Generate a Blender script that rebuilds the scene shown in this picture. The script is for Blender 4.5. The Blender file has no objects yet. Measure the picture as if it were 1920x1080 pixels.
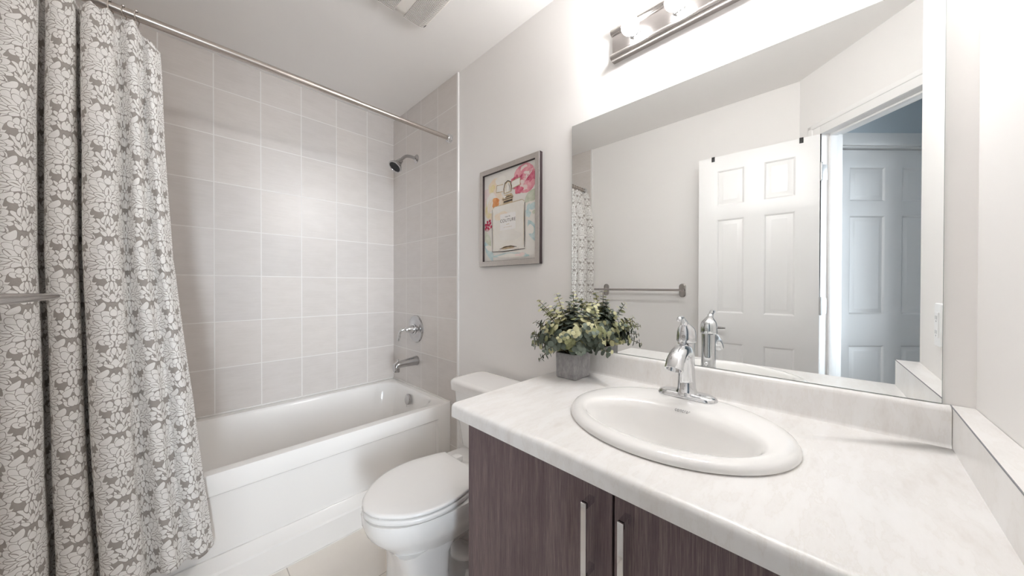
import bpy, bmesh, math, random
from mathutils import Vector, Matrix, noise
PI = math.pi
random.seed(7)
C = bpy.context.scene.collection
scene = bpy.context.scene

# ------------------------------------------------------------------ camera, world, exposure, large lights
cam_d = bpy.data.cameras.new('camera'); cam = bpy.data.objects.new('camera', cam_d); C.objects.link(cam)
cam_d.sensor_width = 36.0; cam_d.sensor_fit = 'HORIZONTAL'; cam_d.lens = 607.37/1920*36; cam_d.clip_start = 0.01
yaw, pitch, roll = math.radians(45.638), math.radians(-0.387), math.radians(0.09)
F = Vector((math.sin(yaw)*math.cos(pitch), math.cos(yaw)*math.cos(pitch), math.sin(pitch)))
R0 = Vector((math.cos(yaw), -math.sin(yaw), 0)); U0 = R0.cross(F)
RR = R0*math.cos(roll) + U0*math.sin(roll); UU = U0*math.cos(roll) - R0*math.sin(roll)
m4 = Matrix((RR, UU, -F)).transposed().to_4x4(); m4.translation = Vector((-1.163, 0.0, 1.1715))
cam.matrix_world = m4
scene.camera = cam
w = bpy.data.worlds.new('world'); scene.world = w; w.use_nodes = True
w.node_tree.nodes['Background'].inputs[0].default_value = (0.75, 0.85, 1.0, 1)
w.node_tree.nodes['Background'].inputs[1].default_value = 0.3
vs = scene.view_settings
vs.view_transform = 'Standard'; vs.look = 'None'; vs.gamma = 1.0; vs.use_curve_mapping = False
vs.exposure = 0.72
scene.cycles.diffuse_bounces = 14; scene.cycles.glossy_bounces = 6; scene.cycles.max_bounces = 18
BULB_STRENGTH = 92.0
def area_light(name, loc, target, sx, sy, power, color):
    d = bpy.data.lights.new(name, 'AREA'); d.shape = 'RECTANGLE'; d.size = sx; d.size_y = sy; d.energy = power; d.color = color
    o = bpy.data.objects.new(name, d); C.objects.link(o); o.location = loc
    o.rotation_euler = (Vector(target)-Vector(loc)).to_track_quat('-Z', 'Y').to_euler()
    return o
# daylight from the hall window outside the open bathroom door
hall = area_light('hall_daylight', (-1.42, -1.78, 1.34), (-0.52, 1.2, 1.26), 0.9, 1.7, 14.5, (0.83, 0.915, 1.0)); hall.data.spread = math.radians(55)

# ------------------------------------------------------------------ materials
def nodes(name):
    m = bpy.data.materials.new(name); m.use_nodes = True
    nt = m.node_tree; return m, nt, nt.nodes, nt.links, nt.nodes['Principled BSDF']
def setp(b, col=None, rough=None, metal=None, spec=None, coat=None):
    if col is not None: b.inputs['Base Color'].default_value = (*col, 1)
    if rough is not None: b.inputs['Roughness'].default_value = rough
    if metal is not None: b.inputs['Metallic'].default_value = metal
    if spec is not None: b.inputs['Specular IOR Level'].default_value = spec
    if coat is not None: b.inputs['Coat Weight'].default_value = coat
def mix_rgb(N, L, fac, a, b, mode='MIX'):
    n = N.new('ShaderNodeMix'); n.data_type = 'RGBA'; n.blend_type = mode
    for k, v in ((0, fac), (6, a), (7, b)):
        if hasattr(v, 'is_linked'): L.new(v, n.inputs[k])
        else: n.inputs[k].default_value = v if k == 0 else (*v, 1)
    return n.outputs[2]
def math_n(N, L, op, a, b=0.0, c=0.0):
    n = N.new('ShaderNodeMath'); n.operation = op
    for k, v in enumerate((a, b, c)):
        if hasattr(v, 'is_linked'): L.new(v, n.inputs[k])
        else: n.inputs[k].default_value = v
    return n.outputs[0]
def noise_n(N, L, scale, detail=3, rough=.55, vec=None, stretch=None):
    n = N.new('ShaderNodeTexNoise'); n.inputs['Scale'].default_value = scale; n.inputs['Detail'].default_value = detail
    n.inputs['Roughness'].default_value = rough
    if vec is None:
        vec = N.new('ShaderNodeTexCoord').outputs['Object']
    if stretch:
        mp = N.new('ShaderNodeMapping'); mp.inputs['Scale'].default_value = stretch; L.new(vec, mp.inputs[0]); vec = mp.outputs[0]
    L.new(vec, n.inputs['Vector'])
    return n.outputs[0]
def ramp(N, L, fac, stops, interp='LINEAR'):
    r = N.new('ShaderNodeValToRGB'); e = r.color_ramp; e.interpolation = interp
    while len(e.elements) < len(stops): e.elements.new(0.5)
    for el, (p, c) in zip(e.elements, stops):
        el.position = p; el.color = (*c, 1) if len(c) == 3 else c
    L.new(fac, r.inputs[0]); return r
def bump(N, L, b, h, strength, dist=0.001):
    n = N.new('ShaderNodeBump'); n.inputs['Strength'].default_value = strength; n.inputs['Distance'].default_value = dist
    L.new(h, n.inputs['Height']); L.new(n.outputs[0], b.inputs['Normal']); return n
def simple(name, col, rough=.5, metal=0, var=.03, scale=30, bstr=0, bscale=200, spec=None, coat=None):
    m, nt, N, L, b = nodes(name)
    setp(b, col, rough, metal, spec, coat)
    f = noise_n(N, L, scale)
    lo = tuple(c*(1-var) for c in col); hi = tuple(min(1, c*(1+var)) for c in col)
    L.new(mix_rgb(N, L, f, lo, hi), b.inputs['Base Color'])
    if bstr: bump(N, L, b, noise_n(N, L, bscale), bstr)
    return m
M = {}
M['paint'] = simple('wall_paint', (.85, .833, .818), .55, var=.012, scale=3, bstr=.06, bscale=260)
M['ceiling'] = simple('ceiling_paint', (.86, .845, .83), .8, var=.012, scale=4, bstr=.12, bscale=160)
M['white_trim'] = simple('white_trim_paint', (.86, .85, .84), .35, var=.01, scale=6)
M['door_paint'] = simple('white_door_paint', (.87, .865, .86), .32, var=.01, scale=8, bstr=.03, bscale=120)
M['hall_paint'] = simple('hall_wall_paint', (.60, .66, .70), .6, var=.015, scale=4)
M['hall_floor'] = simple('hall_carpet', (.42, .38, .34), .9, var=.12, scale=120, bstr=.3)
M['acrylic'] = simple('white_acrylic', (.85, .835, .815), .14, var=.008, scale=4)
M['porcelain'] = simple('white_porcelain', (.86, .85, .835), .07, var=.006, scale=4, coat=.3)
M['seat_plastic'] = simple('white_seat_plastic', (.88, .87, .855), .2, var=.006, scale=5)
M['chrome'] = simple('polished_chrome', (.76, .77, .785), .05, 1, var=.01, scale=10)
M['dull_chrome'] = simple('satin_chrome', (.50, .49, .49), .16, 1, var=.03, scale=14)
M['hinge'] = simple('worn_hinge_steel', (.55, .55, .55), .42, .6, var=.05)
M['black_rubber'] = simple('black_rubber', (.02, .02, .022), .5, var=.1)
M['black_paint'] = simple('black_painted_metal', (.015, .014, .014), .45, var=.1)
M['gap_shade'] = simple('painted_recess_shade', (.035, .03, .028), .8, var=.05)  # shade between the fan slats, put into the colour
M['fan_plastic'] = simple('white_fan_plastic', (.80, .77, .73), .4, var=.01)
M['switch_plastic'] = simple('white_switch_plastic', (.84, .84, .84), .3, var=.01)
M['slot'] = simple('outlet_slot', (.25, .25, .27), .6, var=.05)
M['caulk'] = simple('white_caulk', (.82, .80, .77), .5, var=.01)
M['soil'] = simple('dried_brown_moss', (.06, .03, .022), .95, var=.5, scale=80, bstr=1.0, bscale=120)
M['stem'] = simple('brown_green_stem', (.12, .10, .06), .7, var=.2, scale=60)
M['mark'] = simple('grey_print', (.16, .16, .17), .5, var=.02)
def brushed(name, col, rough, stretch):
    m, nt, N, L, b = nodes(name); setp(b, col, rough, 1)
    f = noise_n(N, L, 120, 3, .6, stretch=stretch)
    L.new(mix_rgb(N, L, f, tuple(c*.86 for c in col), tuple(min(1, c*1.1) for c in col)), b.inputs['Base Color'])
    L.new(math_n(N, L, 'MULTIPLY_ADD', f, .14, rough-.07), b.inputs['Roughness'])
    return m
M['nickel_y'] = brushed('brushed_nickel', (.50, .47, .455), .17, (8, .15, 8))
M['nickel_x'] = brushed('brushed_nickel_rod', (.58, .53, .49), .25, (.15, 8, 8))
M['silver_frame'] = brushed('silver_frame_face', (.70, .67, .64), .38, (1, 1, 1))
def mirror_mat():
    m, nt, N, L, b = nodes('silvered_mirror'); setp(b, (.93, .945, .94), 0.0, 1)
    f = noise_n(N, L, 2); L.new(mix_rgb(N, L, f, (.925, .94, .935), (.935, .95, .945)), b.inputs['Base Color'])
    return m
M['mirror'] = mirror_mat()
M['glass_edge'] = simple('mirror_glass_edge', (.32, .38, .37), .15, .3, var=.05)
def tile_mat(name, axis):
    m, nt, N, L, b = nodes(name)
    g = N.new('ShaderNodeNewGeometry'); s = N.new('ShaderNodeSeparateXYZ'); L.new(g.outputs['Position'], s.inputs[0])
    if axis == 'x': uu = math_n(N, L, 'DIVIDE', math_n(N, L, 'ADD', s.outputs[0], .2086), .2064)
    else: uu = math_n(N, L, 'DIVIDE', math_n(N, L, 'SUBTRACT', s.outputs[1], 2.4136-.2023), .2064)
    vv = math_n(N, L, 'DIVIDE', math_n(N, L, 'SUBTRACT', s.outputs[2], 1.483), .2572)
    def line(x, gw):
        f = math_n(N, L, 'FRACT', math_n(N, L, 'ADD', x, .5)); d = math_n(N, L, 'ABSOLUTE', math_n(N, L, 'SUBTRACT', f, .5))
        n = N.new('ShaderNodeMapRange'); n.inputs[1].default_value = gw*.5; n.inputs[2].default_value = gw*.95
        n.inputs[3].default_value = 1; n.inputs[4].default_value = 0; L.new(d, n.inputs[0]); return n.outputs[0]
    gr = math_n(N, L, 'MAXIMUM', line(uu, .0150), line(vv, .0120))
    cid = N.new('ShaderNodeCombineXYZ'); L.new(math_n(N, L, 'FLOOR', uu), cid.inputs[0]); L.new(math_n(N, L, 'FLOOR', vv), cid.inputs[1])
    wn = N.new('ShaderNodeTexWhiteNoise'); wn.noise_dimensions = '3D'; L.new(cid.outputs[0], wn.inputs['Vector'])
    off = N.new('ShaderNodeVectorMath'); off.operation = 'MULTIPLY_ADD'; L.new(wn.outputs['Color'], off.inputs[0])
    off.inputs[1].default_value = (9, 9, 9); L.new(g.outputs['Position'], off.inputs[2])
    cl = noise_n(N, L, 9, 4, .6, vec=off.outputs[0], stretch=(1, 1, 2.2))
    lin = noise_n(N, L, 60, 3, .6, vec=off.outputs[0], stretch=(.18, .18, 2.5))
    f = math_n(N, L, 'MULTIPLY_ADD', lin, .45, math_n(N, L, 'MULTIPLY', cl, .55))
    base = ramp(N, L, f, [(.25, (.61, .575, .545)), (.55, (.66, .625, .597)), (.8, (.69, .655, .63))]).outputs[0]
    tint = mix_rgb(N, L, wn.outputs['Value'], (.965, .965, .97), (1.02, 1.01, 1.0))
    base = mix_rgb(N, L, 1.0, base, tint, 'MULTIPLY')
    L.new(mix_rgb(N, L, gr, base, (.80, .78, .76)), b.inputs['Base Color'])
    rg = math_n(N, L, 'MULTIPLY_ADD', gr, .4, .30); L.new(rg, b.inputs['Roughness'])
    b.inputs['Specular IOR Level'].default_value = .55
    h = math_n(N, L, 'ADD', math_n(N, L, 'MULTIPLY', gr, -1.0), math_n(N, L, 'MULTIPLY', noise_n(N, L, 70, 2, vec=g.outputs['Position']), .35))
    bump(N, L, b, h, .25, .0012)
    return m
M['tile_x'] = tile_mat('beige_wall_tile_long', 'x'); M['tile_y'] = tile_mat('beige_wall_tile_side', 'y')
def floor_mat():
    m, nt, N, L, b = nodes('cream_floor_tile')
    g = N.new('ShaderNodeNewGeometry'); s = N.new('ShaderNodeSeparateXYZ'); L.new(g.outputs['Position'], s.inputs[0])
    out = None
    for k, o in ((0, .86), (1, -1.29)):
        x = math_n(N, L, 'DIVIDE', math_n(N, L, 'ADD', s.outputs[k], o), .33)
        f = math_n(N, L, 'FRACT', math_n(N, L, 'ADD', x, .5)); d = math_n(N, L, 'ABSOLUTE', math_n(N, L, 'SUBTRACT', f, .5))
        ln = math_n(N, L, 'LESS_THAN', d, .0055); out = ln if out is None else math_n(N, L, 'MAXIMUM', out, ln)
    f = noise_n(N, L, 8, 4)
    base = mix_rgb(N, L, f, (.78, .73, .67), (.84, .795, .74))
    L.new(mix_rgb(N, L, out, base, (.50, .46, .42)), b.inputs['Base Color']); setp(b, rough=.3)
    bump(N, L, b, math_n(N, L, 'MULTIPLY', out, -1.0), .3)
    return m
M['floor'] = floor_mat()
def marble():
    m, nt, N, L, b = nodes('white_marble_laminate'); setp(b, rough=.28)
    g = N.new('ShaderNodeNewGeometry')
    mp = N.new('ShaderNodeMapping'); mp.inputs['Rotation'].default_value = (0, 0, .5); mp.inputs['Scale'].default_value = (1.0, 3.2, 1.0)
    L.new(g.outputs['Position'], mp.inputs[0])
    n1 = noise_n(N, L, 9, 8, .62, vec=mp.outputs[0])
    n2 = noise_n(N, L, 3.2, 4, .5, vec=mp.outputs[0])
    n3 = noise_n(N, L, 70, 3, .6, vec=mp.outputs[0])
    c1 = ramp(N, L, n1, [(.30, (.76, .735, .71)), (.44, (.82, .805, .79)), (.60, (.85, .84, .83)), (.75, (.86, .855, .85))]).outputs[0]
    vein = ramp(N, L, n1, [(.478, (1, 1, 1)), (.50, (.93, .915, .89)), (.522, (1, 1, 1))]).outputs[0]
    c = mix_rgb(N, L, math_n(N, L, 'MULTIPLY', n2, 1.0), c1, mix_rgb(N, L, 1.0, c1, vein, 'MULTIPLY'))
    c = mix_rgb(N, L, .10, c, mix_rgb(N, L, n3, (.70, .66, .6), (.95, .95, .95)), 'MULTIPLY')
    L.new(c, b.inputs['Base Color']); return m
M['marble'] = marble()
def wood():
    m, nt, N, L, b = nodes('dark_wenge_laminate'); setp(b, rough=.42)
    oi = N.new('ShaderNodeObjectInfo'); g = N.new('ShaderNodeNewGeometry')
    off = N.new('ShaderNodeVectorMath'); off.operation = 'ADD'; L.new(g.outputs['Position'], off.inputs[0])
    cm = N.new('ShaderNodeCombineXYZ'); L.new(math_n(N, L, 'MULTIPLY', oi.outputs['Random'], 7.0), cm.inputs[1]); L.new(cm.outputs[0], off.inputs[1])
    fine = noise_n(N, L, 520, 5, .75, vec=off.outputs[0], stretch=(1, 1, .022))
    broad = noise_n(N, L, 40, 3, .5, vec=off.outputs[0], stretch=(1, 1, .03))
    f = math_n(N, L, 'MULTIPLY_ADD', fine, .75, math_n(N, L, 'MULTIPLY', broad, .3))
    r = ramp(N, L, f, [(.35, (.068, .042, .048)), (.52, (.142, .098, .102)), (.68, (.26, .20, .19))])
    L.new(r.outputs[0], b.inputs['Base Color']); bump(N, L, b, fine, .12, .0006); return m
M['wood'] = wood()
def concrete():
    m, nt, N, L, b = nodes('grey_concrete_pot'); setp(b, rough=.75)
    f = noise_n(N, L, 55, 5, .65, stretch=(1, 1, .6)); f2 = noise_n(N, L, 260, 3, .6, stretch=(1, 1, .3))
    ff = math_n(N, L, 'MULTIPLY_ADD', f, .6, math_n(N, L, 'MULTIPLY', f2, .4))
    r = ramp(N, L, ff, [(.3, (.25, .245, .25)), (.52, (.37, .36, .365)), (.72, (.54, .53, .53))])
    L.new(r.outputs[0], b.inputs['Base Color']); bump(N, L, b, ff, .4, .002); return m
M['concrete'] = concrete()
def bulb_mat():
    m, nt, N, L, b = nodes('lit_frosted_bulb'); setp(b, (.95, .95, .95), .15)
    b.inputs['Emission Color'].default_value = (1.0, .985, .97, 1); b.inputs['Emission Strength'].default_value = BULB_STRENGTH
    f = noise_n(N, L, 40); L.new(mix_rgb(N, L, f, (1.0, .99, .985), (1.0, 1.0, 1.0)), b.inputs['Emission Color']); return m
M['bulb'] = bulb_mat()
def leaf_mat(name, a, bb):
    m, nt, N, L, b = nodes(name); setp(b, rough=.55, spec=.3)
    f = noise_n(N, L, 38, 3); L.new(mix_rgb(N, L, f, a, bb), b.inputs['Base Color']); return m
LEAF = [leaf_mat('dark_eucalyptus_leaf', (.055, .07, .055), (.12, .145, .11)), leaf_mat('grey_green_leaf', (.13, .165, .135), (.25, .29, .24)),
        leaf_mat('pale_yellow_green_leaf', (.42, .42, .23), (.66, .63, .40)), leaf_mat('olive_leaf', (.20, .22, .10), (.34, .35, .19))]

# ---- damask print, painted by a chain of ellipse strokes in the cloth's own UV (metres)
def damask():
    m, nt, N, L, b = nodes('grey_white_damask_cotton'); setp(b, rough=.85, spec=.15)
    uv = N.new('ShaderNodeUVMap'); uv.uv_map = 'UVMap'
    wob = N.new('ShaderNodeTexNoise'); wob.inputs['Scale'].default_value = 34; wob.inputs['Detail'].default_value = 1
    L.new(uv.outputs[0], wob.inputs['Vector'])
    wsub = N.new('ShaderNodeVectorMath'); wsub.operation = 'SUBTRACT'; L.new(wob.outputs['Color'], wsub.inputs[0]); wsub.inputs[1].default_value = (.5, .5, .5)
    wadd = N.new('ShaderNodeVectorMath'); wadd.operation = 'MULTIPLY_ADD'; L.new(wsub.outputs[0], wadd.inputs[0]); wadd.inputs[1].default_value = (.009, .009, 0); L.new(uv.outputs[0], wadd.inputs[2])
    s = N.new('ShaderNodeSeparateXYZ'); L.new(wadd.outputs[0], s.inputs[0])
    W, H = .150, .196
    def cell(du, dv):
        x = math_n(N, L, 'WRAP', math_n(N, L, 'ADD', s.outputs[0], du), W/2, -W/2)
        y = math_n(N, L, 'WRAP', math_n(N, L, 'ADD', s.outputs[1], dv), H/2, -H/2)
        c = N.new('ShaderNodeCombineXYZ')
        L.new(math_n(N, L, 'MULTIPLY', math_n(N, L, 'ABSOLUTE', x), 100), c.inputs[0]); L.new(math_n(N, L, 'MULTIPLY', y, 100), c.inputs[1]); return c.outputs[0]
    GREY = (.385, .355, .33); LINE = (.33, .305, .285); WHITE = (.85, .835, .815)
    # (cx, cy, angle, half length, half width, bend, taper, is_white)
    LOW = [(1.7, -0.3, -58, 2.0, 0.75, -0.4, 0.2, 1), (4.3, 0.9, -70, 1.6, 0.6, 0.3, 0.2, 1), (7.0, -1.4, 90, 1.9, 0.5, 0, 0.2, 1), (6.9, 8.6, 90, 1.7, 0.55, 0, 0, 1), (4.2, -8.2, 30, 1.6, 0.55, 0.5, 0.3, 1), (6.6, 5.2, 70, 1.6, 0.8, 0.3, 0.3, 1), (7.0, 2.6, 95, 1.5, 0.6, 0.2, 0.3, 1), (5.9, -6.4, 62, 1.9, 0.85, 0.4, 0.3, 1), (6.6, -4.0, 80, 1.5, 0.75, 0.3, 0.3, 1), (2.6, -5.6, 38, 2.9, 0.42, 0.5, 0.35, 1), (1.2, -4.9, 62, 2.2, 0.55, 0.4, -0.3, 1), (3.5, -4.2, 40, 3.1, 0.5, 0.7, 0.3, 1), (4.2, -1.6, 74, 2.6, 1.55, 0.55, 0.15, 1), (3.0, 0.1, 150, 1.6, 0.95, 0.9, 0.2, 1), (2.7, -1.5, 100, 1.15, 0.62, 0.6, 0.1, 0), (2.15, -0.75, 60, 0.95, 0.75, 0, 0, 1), (5.4, -0.2, 50, 1.7, 0.85, -0.5, 0.3, 1), (1.0, -3.4, 100, 1.5, 0.45, -0.5, 0.2, 1), (1.2, -0.9, 20, 0.75, 0.55, 0, 0, 1), (0, -3.4, 90, 1.5, 0.5, 0, -0.3, 1), (0, -7.0, 90, 1.5, 0.8, 0, 0.35, 1), (1.1, -7.6, 48, 1.2, 0.55, 0.3, 0.3, 1)]
    FAN = [(4.41, 2.89, -20, 1.35, 0.95, -0.33, 0.2, 1), (4.68, 4.24, 8, 1.35, 0.99, 0.0, 0.1, 1), (3.87, 5.59, 30, 1.35, 0.99, 0.0, 0.1, 1), (2.7, 6.76, 52, 1.35, 0.99, 0.0, 0.1, 1), (1.35, 7.66, 72, 1.26, 0.9, 0.0, 0.1, 1), (0.0, 8.11, 90, 1.17, 0.9, 0.0, 0.2, 1), (2.97, 2.44, -25, 1.71, 0.9, -0.44, 0.2, 1), (3.24, 3.79, 5, 1.53, 0.95, 0.22, 0.15, 1), (2.43, 5.14, 38, 1.53, 0.95, 0.22, 0.15, 1), (1.08, 6.22, 66, 1.35, 0.85, 0.22, 0.15, 1), (1.44, 2.26, -30, 1.35, 0.72, 0.22, 0.2, 1), (1.44, 3.61, 20, 1.35, 0.85, 0.22, 0.2, 1), (0.0, 4.87, 90, 1.53, 0.9, 0.0, 0.3, 1), (0.0, 2.8, 90, 1.53, 0.77, 0.0, 0.35, 1), (0.0, 0.64, 90, 1.17, 0.68, 0.0, -0.3, 1), (3.69, 3.83, 6, 1.35, 0.11, 0.33, 0.2, 0), (3.24, 2.35, -26, 1.35, 0.11, -0.44, 0.2, 0), (2.97, 5.5, 40, 1.17, 0.11, 0.33, 0.2, 0), (0.0, 5.05, 90, 0.72, 0.18, 0.0, 0.3, 0), (1.53, 3.61, 22, 0.72, 0.13, 0.56, 0.2, 0), (0.0, 2.8, 90, 0.63, 0.14, 0.0, 0.3, 0)]
    col = N.new('ShaderNodeRGB'); col.outputs[0].default_value = (*GREY, 1); col = col.outputs[0]
    ca, cb = cell(W/2, H/2), cell(0, 0)
    for SH, v in ((LOW, ca), (LOW, cb), (FAN, ca), (FAN, cb)):
        for cx, cy, ang, ln, wd, bend, taper, white in SH:
            mp = N.new('ShaderNodeMapping'); mp.vector_type = 'TEXTURE'
            mp.inputs['Location'].default_value = (cx, cy, 0); mp.inputs['Rotation'].default_value = (0, 0, math.radians(ang)); mp.inputs['Scale'].default_value = (ln, wd, 1)
            # evaluated stroke after stroke: each stroke's coordinates wait for the colour under it
            sq_ = N.new('ShaderNodeVectorMath'); sq_.operation = 'MULTIPLY_ADD'; L.new(col, sq_.inputs[0]); sq_.inputs[1].default_value = (1e-7, 1e-7, 1e-7); L.new(v, sq_.inputs[2])
            L.new(sq_.outputs[0], mp.inputs[0]); sp = N.new('ShaderNodeSeparateXYZ'); L.new(mp.outputs[0], sp.inputs[0])
            x, y = sp.outputs[0], sp.outputs[1]
            if bend:
                y = math_n(N, L, 'MULTIPLY_ADD', math_n(N, L, 'MULTIPLY', x, x), bend*ln/wd*.5, y)
            if taper:
                y = math_n(N, L, 'DIVIDE', y, math_n(N, L, 'MAXIMUM', math_n(N, L, 'MULTIPLY_ADD', x, -taper, 1.0), .2))
            d2 = math_n(N, L, 'MULTIPLY_ADD', y, y, math_n(N, L, 'MULTIPLY', x, x))
            if white:
                e = .13/wd*1.6
                r = ramp(N, L, math_n(N, L, 'MULTIPLY', d2, .5), [(0, WHITE), (max(.05, .5-e*.5), WHITE), (max(.06, .5-e*.38), LINE)])
                mk = math_n(N, L, 'LESS_THAN', d2, 1.0)
                col = mix_rgb(N, L, mk, col, r.outputs[0])
            else:
                col = mix_rgb(N, L, math_n(N, L, 'LESS_THAN', d2, 1.0), col, GREY)
    wv = N.new('ShaderNodeTexNoise'); wv.inputs['Scale'].default_value = 700; L.new(uv.outputs[0], wv.inputs['Vector'])
    col = mix_rgb(N, L, .12, col, mix_rgb(N, L, wv.outputs[0], (.7, .7, .7), (1, 1, 1)), 'MULTIPLY')
    L.new(col, b.inputs['Base Color'])
    cr = N.new('ShaderNodeTexNoise'); cr.inputs['Scale'].default_value = 45; cr.inputs['Detail'].default_value = 4; L.new(uv.outputs[0], cr.inputs['Vector'])
    bump(N, L, b, cr.outputs[0], .5, .005)
    return m
M['damask'] = damask()

# ------------------------------------------------------------------ object helpers
def tag(o, label=None, cat=None, group=None, kind=None):
    if label: o['label'] = label
    if cat: o['category'] = cat
    if group: o['group'] = group
    if kind: o['kind'] = kind
    return o
def empty(name, loc, label=None, cat=None, group=None, kind=None):
    o = bpy.data.objects.new(name, None); o.empty_display_size = .05; o.location = loc; C.objects.link(o)
    return tag(o, label, cat, group, kind)
def world_loc(o):
    v = Vector((0, 0, 0))
    while o: v += o.location; o = o.parent
    return v
def obj(name, bm, mats, parent=None, loc=None, smooth=True, ang=35):
    """links a bmesh given in world coordinates as one mesh object"""
    bmesh.ops.remove_doubles(bm, verts=bm.verts, dist=1e-6)
    bmesh.ops.recalc_face_normals(bm, faces=bm.faces)
    if smooth:
        for f in bm.faces: f.smooth = True
        lim = math.radians(ang)
        for e in bm.edges:
            if len(e.link_faces) == 2:
                e.smooth = e.calc_face_angle(0) < lim
            else: e.smooth = True
    base = (world_loc(parent) if parent else Vector((0, 0, 0)))
    l = Vector(loc) if loc is not None else base.copy()
    bmesh.ops.translate(bm, verts=bm.verts, vec=-l)
    me = bpy.data.meshes.new(name); bm.to_mesh(me); bm.free()
    for m in (mats if isinstance(mats, (list, tuple)) else [mats]): me.materials.append(m)
    o = bpy.data.objects.new(name, me); C.objects.link(o)
    if parent: o.parent = parent
    o.location = l-base
    return o
def struct(name, bm, mats, parent=None, **k):
    o = obj(name, bm, mats, parent, **k)
    if not parent: o['kind'] = 'structure'
    return o
def NB(): return bmesh.new()
def quad(bm, vs, mi=0):
    f = bm.faces.new([bm.verts.new(v) for v in vs]); f.material_index = mi; return f
def box(bm, x0, x1, y0, y1, z0, z1, bev=0, seg=2, mi=0, mat=None):
    n0 = len(bm.verts)
    t = bmesh.new(); bmesh.ops.create_cube(t, size=1)
    bmesh.ops.scale(t, vec=(x1-x0, y1-y0, z1-z0), verts=t.verts)
    bmesh.ops.translate(t, vec=((x0+x1)/2, (y0+y1)/2, (z0+z1)/2), verts=t.verts)
    if bev: bmesh.ops.bevel(t, geom=t.edges[:], offset=bev, segments=seg, profile=.5, affect='EDGES')
    if mat is not None: bmesh.ops.transform(t, matrix=mat, verts=t.verts)
    merge(bm, t, mi)
def merge(bm, t, mi=None):
    t.verts.ensure_lookup_table(); vm = [bm.verts.new(v.co) for v in t.verts]; t.verts.index_update()
    for f in t.faces:
        try:
            g = bm.faces.new([vm[v.index] for v in f.verts]); g.material_index = f.material_index if mi is None else mi
        except ValueError: pass
    t.free()
def loft(bm, rings, cap0=True, cap1=True, closed=True, mi=0):
    vr = [[bm.verts.new(p) for p in r] for r in rings]; n = len(rings[0])
    for a, b in zip(vr, vr[1:]):
        for i in range(n if closed else n-1):
            j = (i+1) % n
            f = bm.faces.new((a[i], a[j], b[j], b[i])); f.material_index = mi
    if cap0: bm.faces.new(vr[0][::-1]).material_index = mi
    if cap1: bm.faces.new(vr[-1]).material_index = mi
def frame_of(d):
    d = d.normalized(); a = Vector((0, 0, 1)) if abs(d.z) < .9 else Vector((1, 0, 0))
    u = d.cross(a).normalized(); v = d.cross(u).normalized(); return u, v
def tube(bm, pts, rad, n=12, mi=0, cap=True):
    pts = [Vector(p) for p in pts]; rs = rad if isinstance(rad, (list, tuple)) else [rad]*len(pts)
    rings = []; u = None
    for i, p in enumerate(pts):
        d = (pts[min(i+1, len(pts)-1)]-pts[max(i-1, 0)]).normalized()
        if u is None: u, v = frame_of(d)
        else:
            u = (u-d*u.dot(d)).normalized(); v = d.cross(u)
        rings.append([p+(u*math.cos(2*PI*k/n)+v*math.sin(2*PI*k/n))*rs[i] for k in range(n)])
    loft(bm, rings, cap, cap, mi=mi)
def lathe(bm, origin, axis, prof, n=32, mi=0, sx=1, sy=1, ref=None):
    """prof = [(distance along axis, radius)]"""
    o = Vector(origin); d = Vector(axis).normalized()
    if ref is None: u, v = frame_of(d)
    else: u = Vector(ref).normalized(); v = d.cross(u)
    rings = [[o+d*h+(u*math.cos(2*PI*k/n)*sx+v*math.sin(2*PI*k/n)*sy)*max(r, 1e-5) for k in range(n)] for h, r in prof]
    loft(bm, rings, True, True, mi=mi)
def spline(pts, n):
    pts = [Vector(p) for p in pts]; P = [pts[0]*2-pts[1]]+pts+[pts[-1]*2-pts[-2]]; out = []
    for i in range(1, len(P)-2):
        a, b, c, d = P[i-1:i+3]
        for k in range(n):
            t = k/n
            out.append(.5*((2*b)+(c-a)*t+(2*a-5*b+4*c-d)*t*t+(3*b-a-3*c+d)*t**3))
    out.append(pts[-1]); return out
def sellipse(cx, cy, z, a, b, e=2.0, n=48, off=0):
    r = []
    for k in range(n):
        t = 2*PI*k/n+off; c, s = math.cos(t), math.sin(t)
        r.append(Vector((cx+a*math.copysign(abs(c)**(2/e), c), cy+b*math.copysign(abs(s)**(2/e), s), z)))
    return r
def rrect(x0, x1, y0, y1, r, z, n=8):
    out = []
    for (cx, cy, a0) in ((x1-r, y1-r, 0), (x0+r, y1-r, 90), (x0+r, y0+r, 180), (x1-r, y0+r, 270)):
        for k in range(n+1):
            a = math.radians(a0+90*k/n); out.append(Vector((cx+r*math.cos(a), cy+r*math.sin(a), z)))
    return out
def text_mesh(txt, size, font_scale_x=1.0, space=1.0):
    cu = bpy.data.curves.new('lettering', 'FONT'); cu.body = txt; cu.size = size; cu.align_x = 'CENTER'; cu.align_y = 'CENTER'; cu.space_character = space
    o = bpy.data.objects.new('lettering_source', cu); C.objects.link(o); dg = bpy.context.evaluated_depsgraph_get(); dg.update()
    me = bpy.data.meshes.new_from_object(o.evaluated_get(dg)); bpy.data.objects.remove(o); bpy.data.curves.remove(cu)
    bm = bmesh.new(); bm.from_mesh(me); bpy.data.meshes.remove(me)
    bmesh.ops.scale(bm, vec=(font_scale_x, 1, 1), verts=bm.verts); return bm

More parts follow.
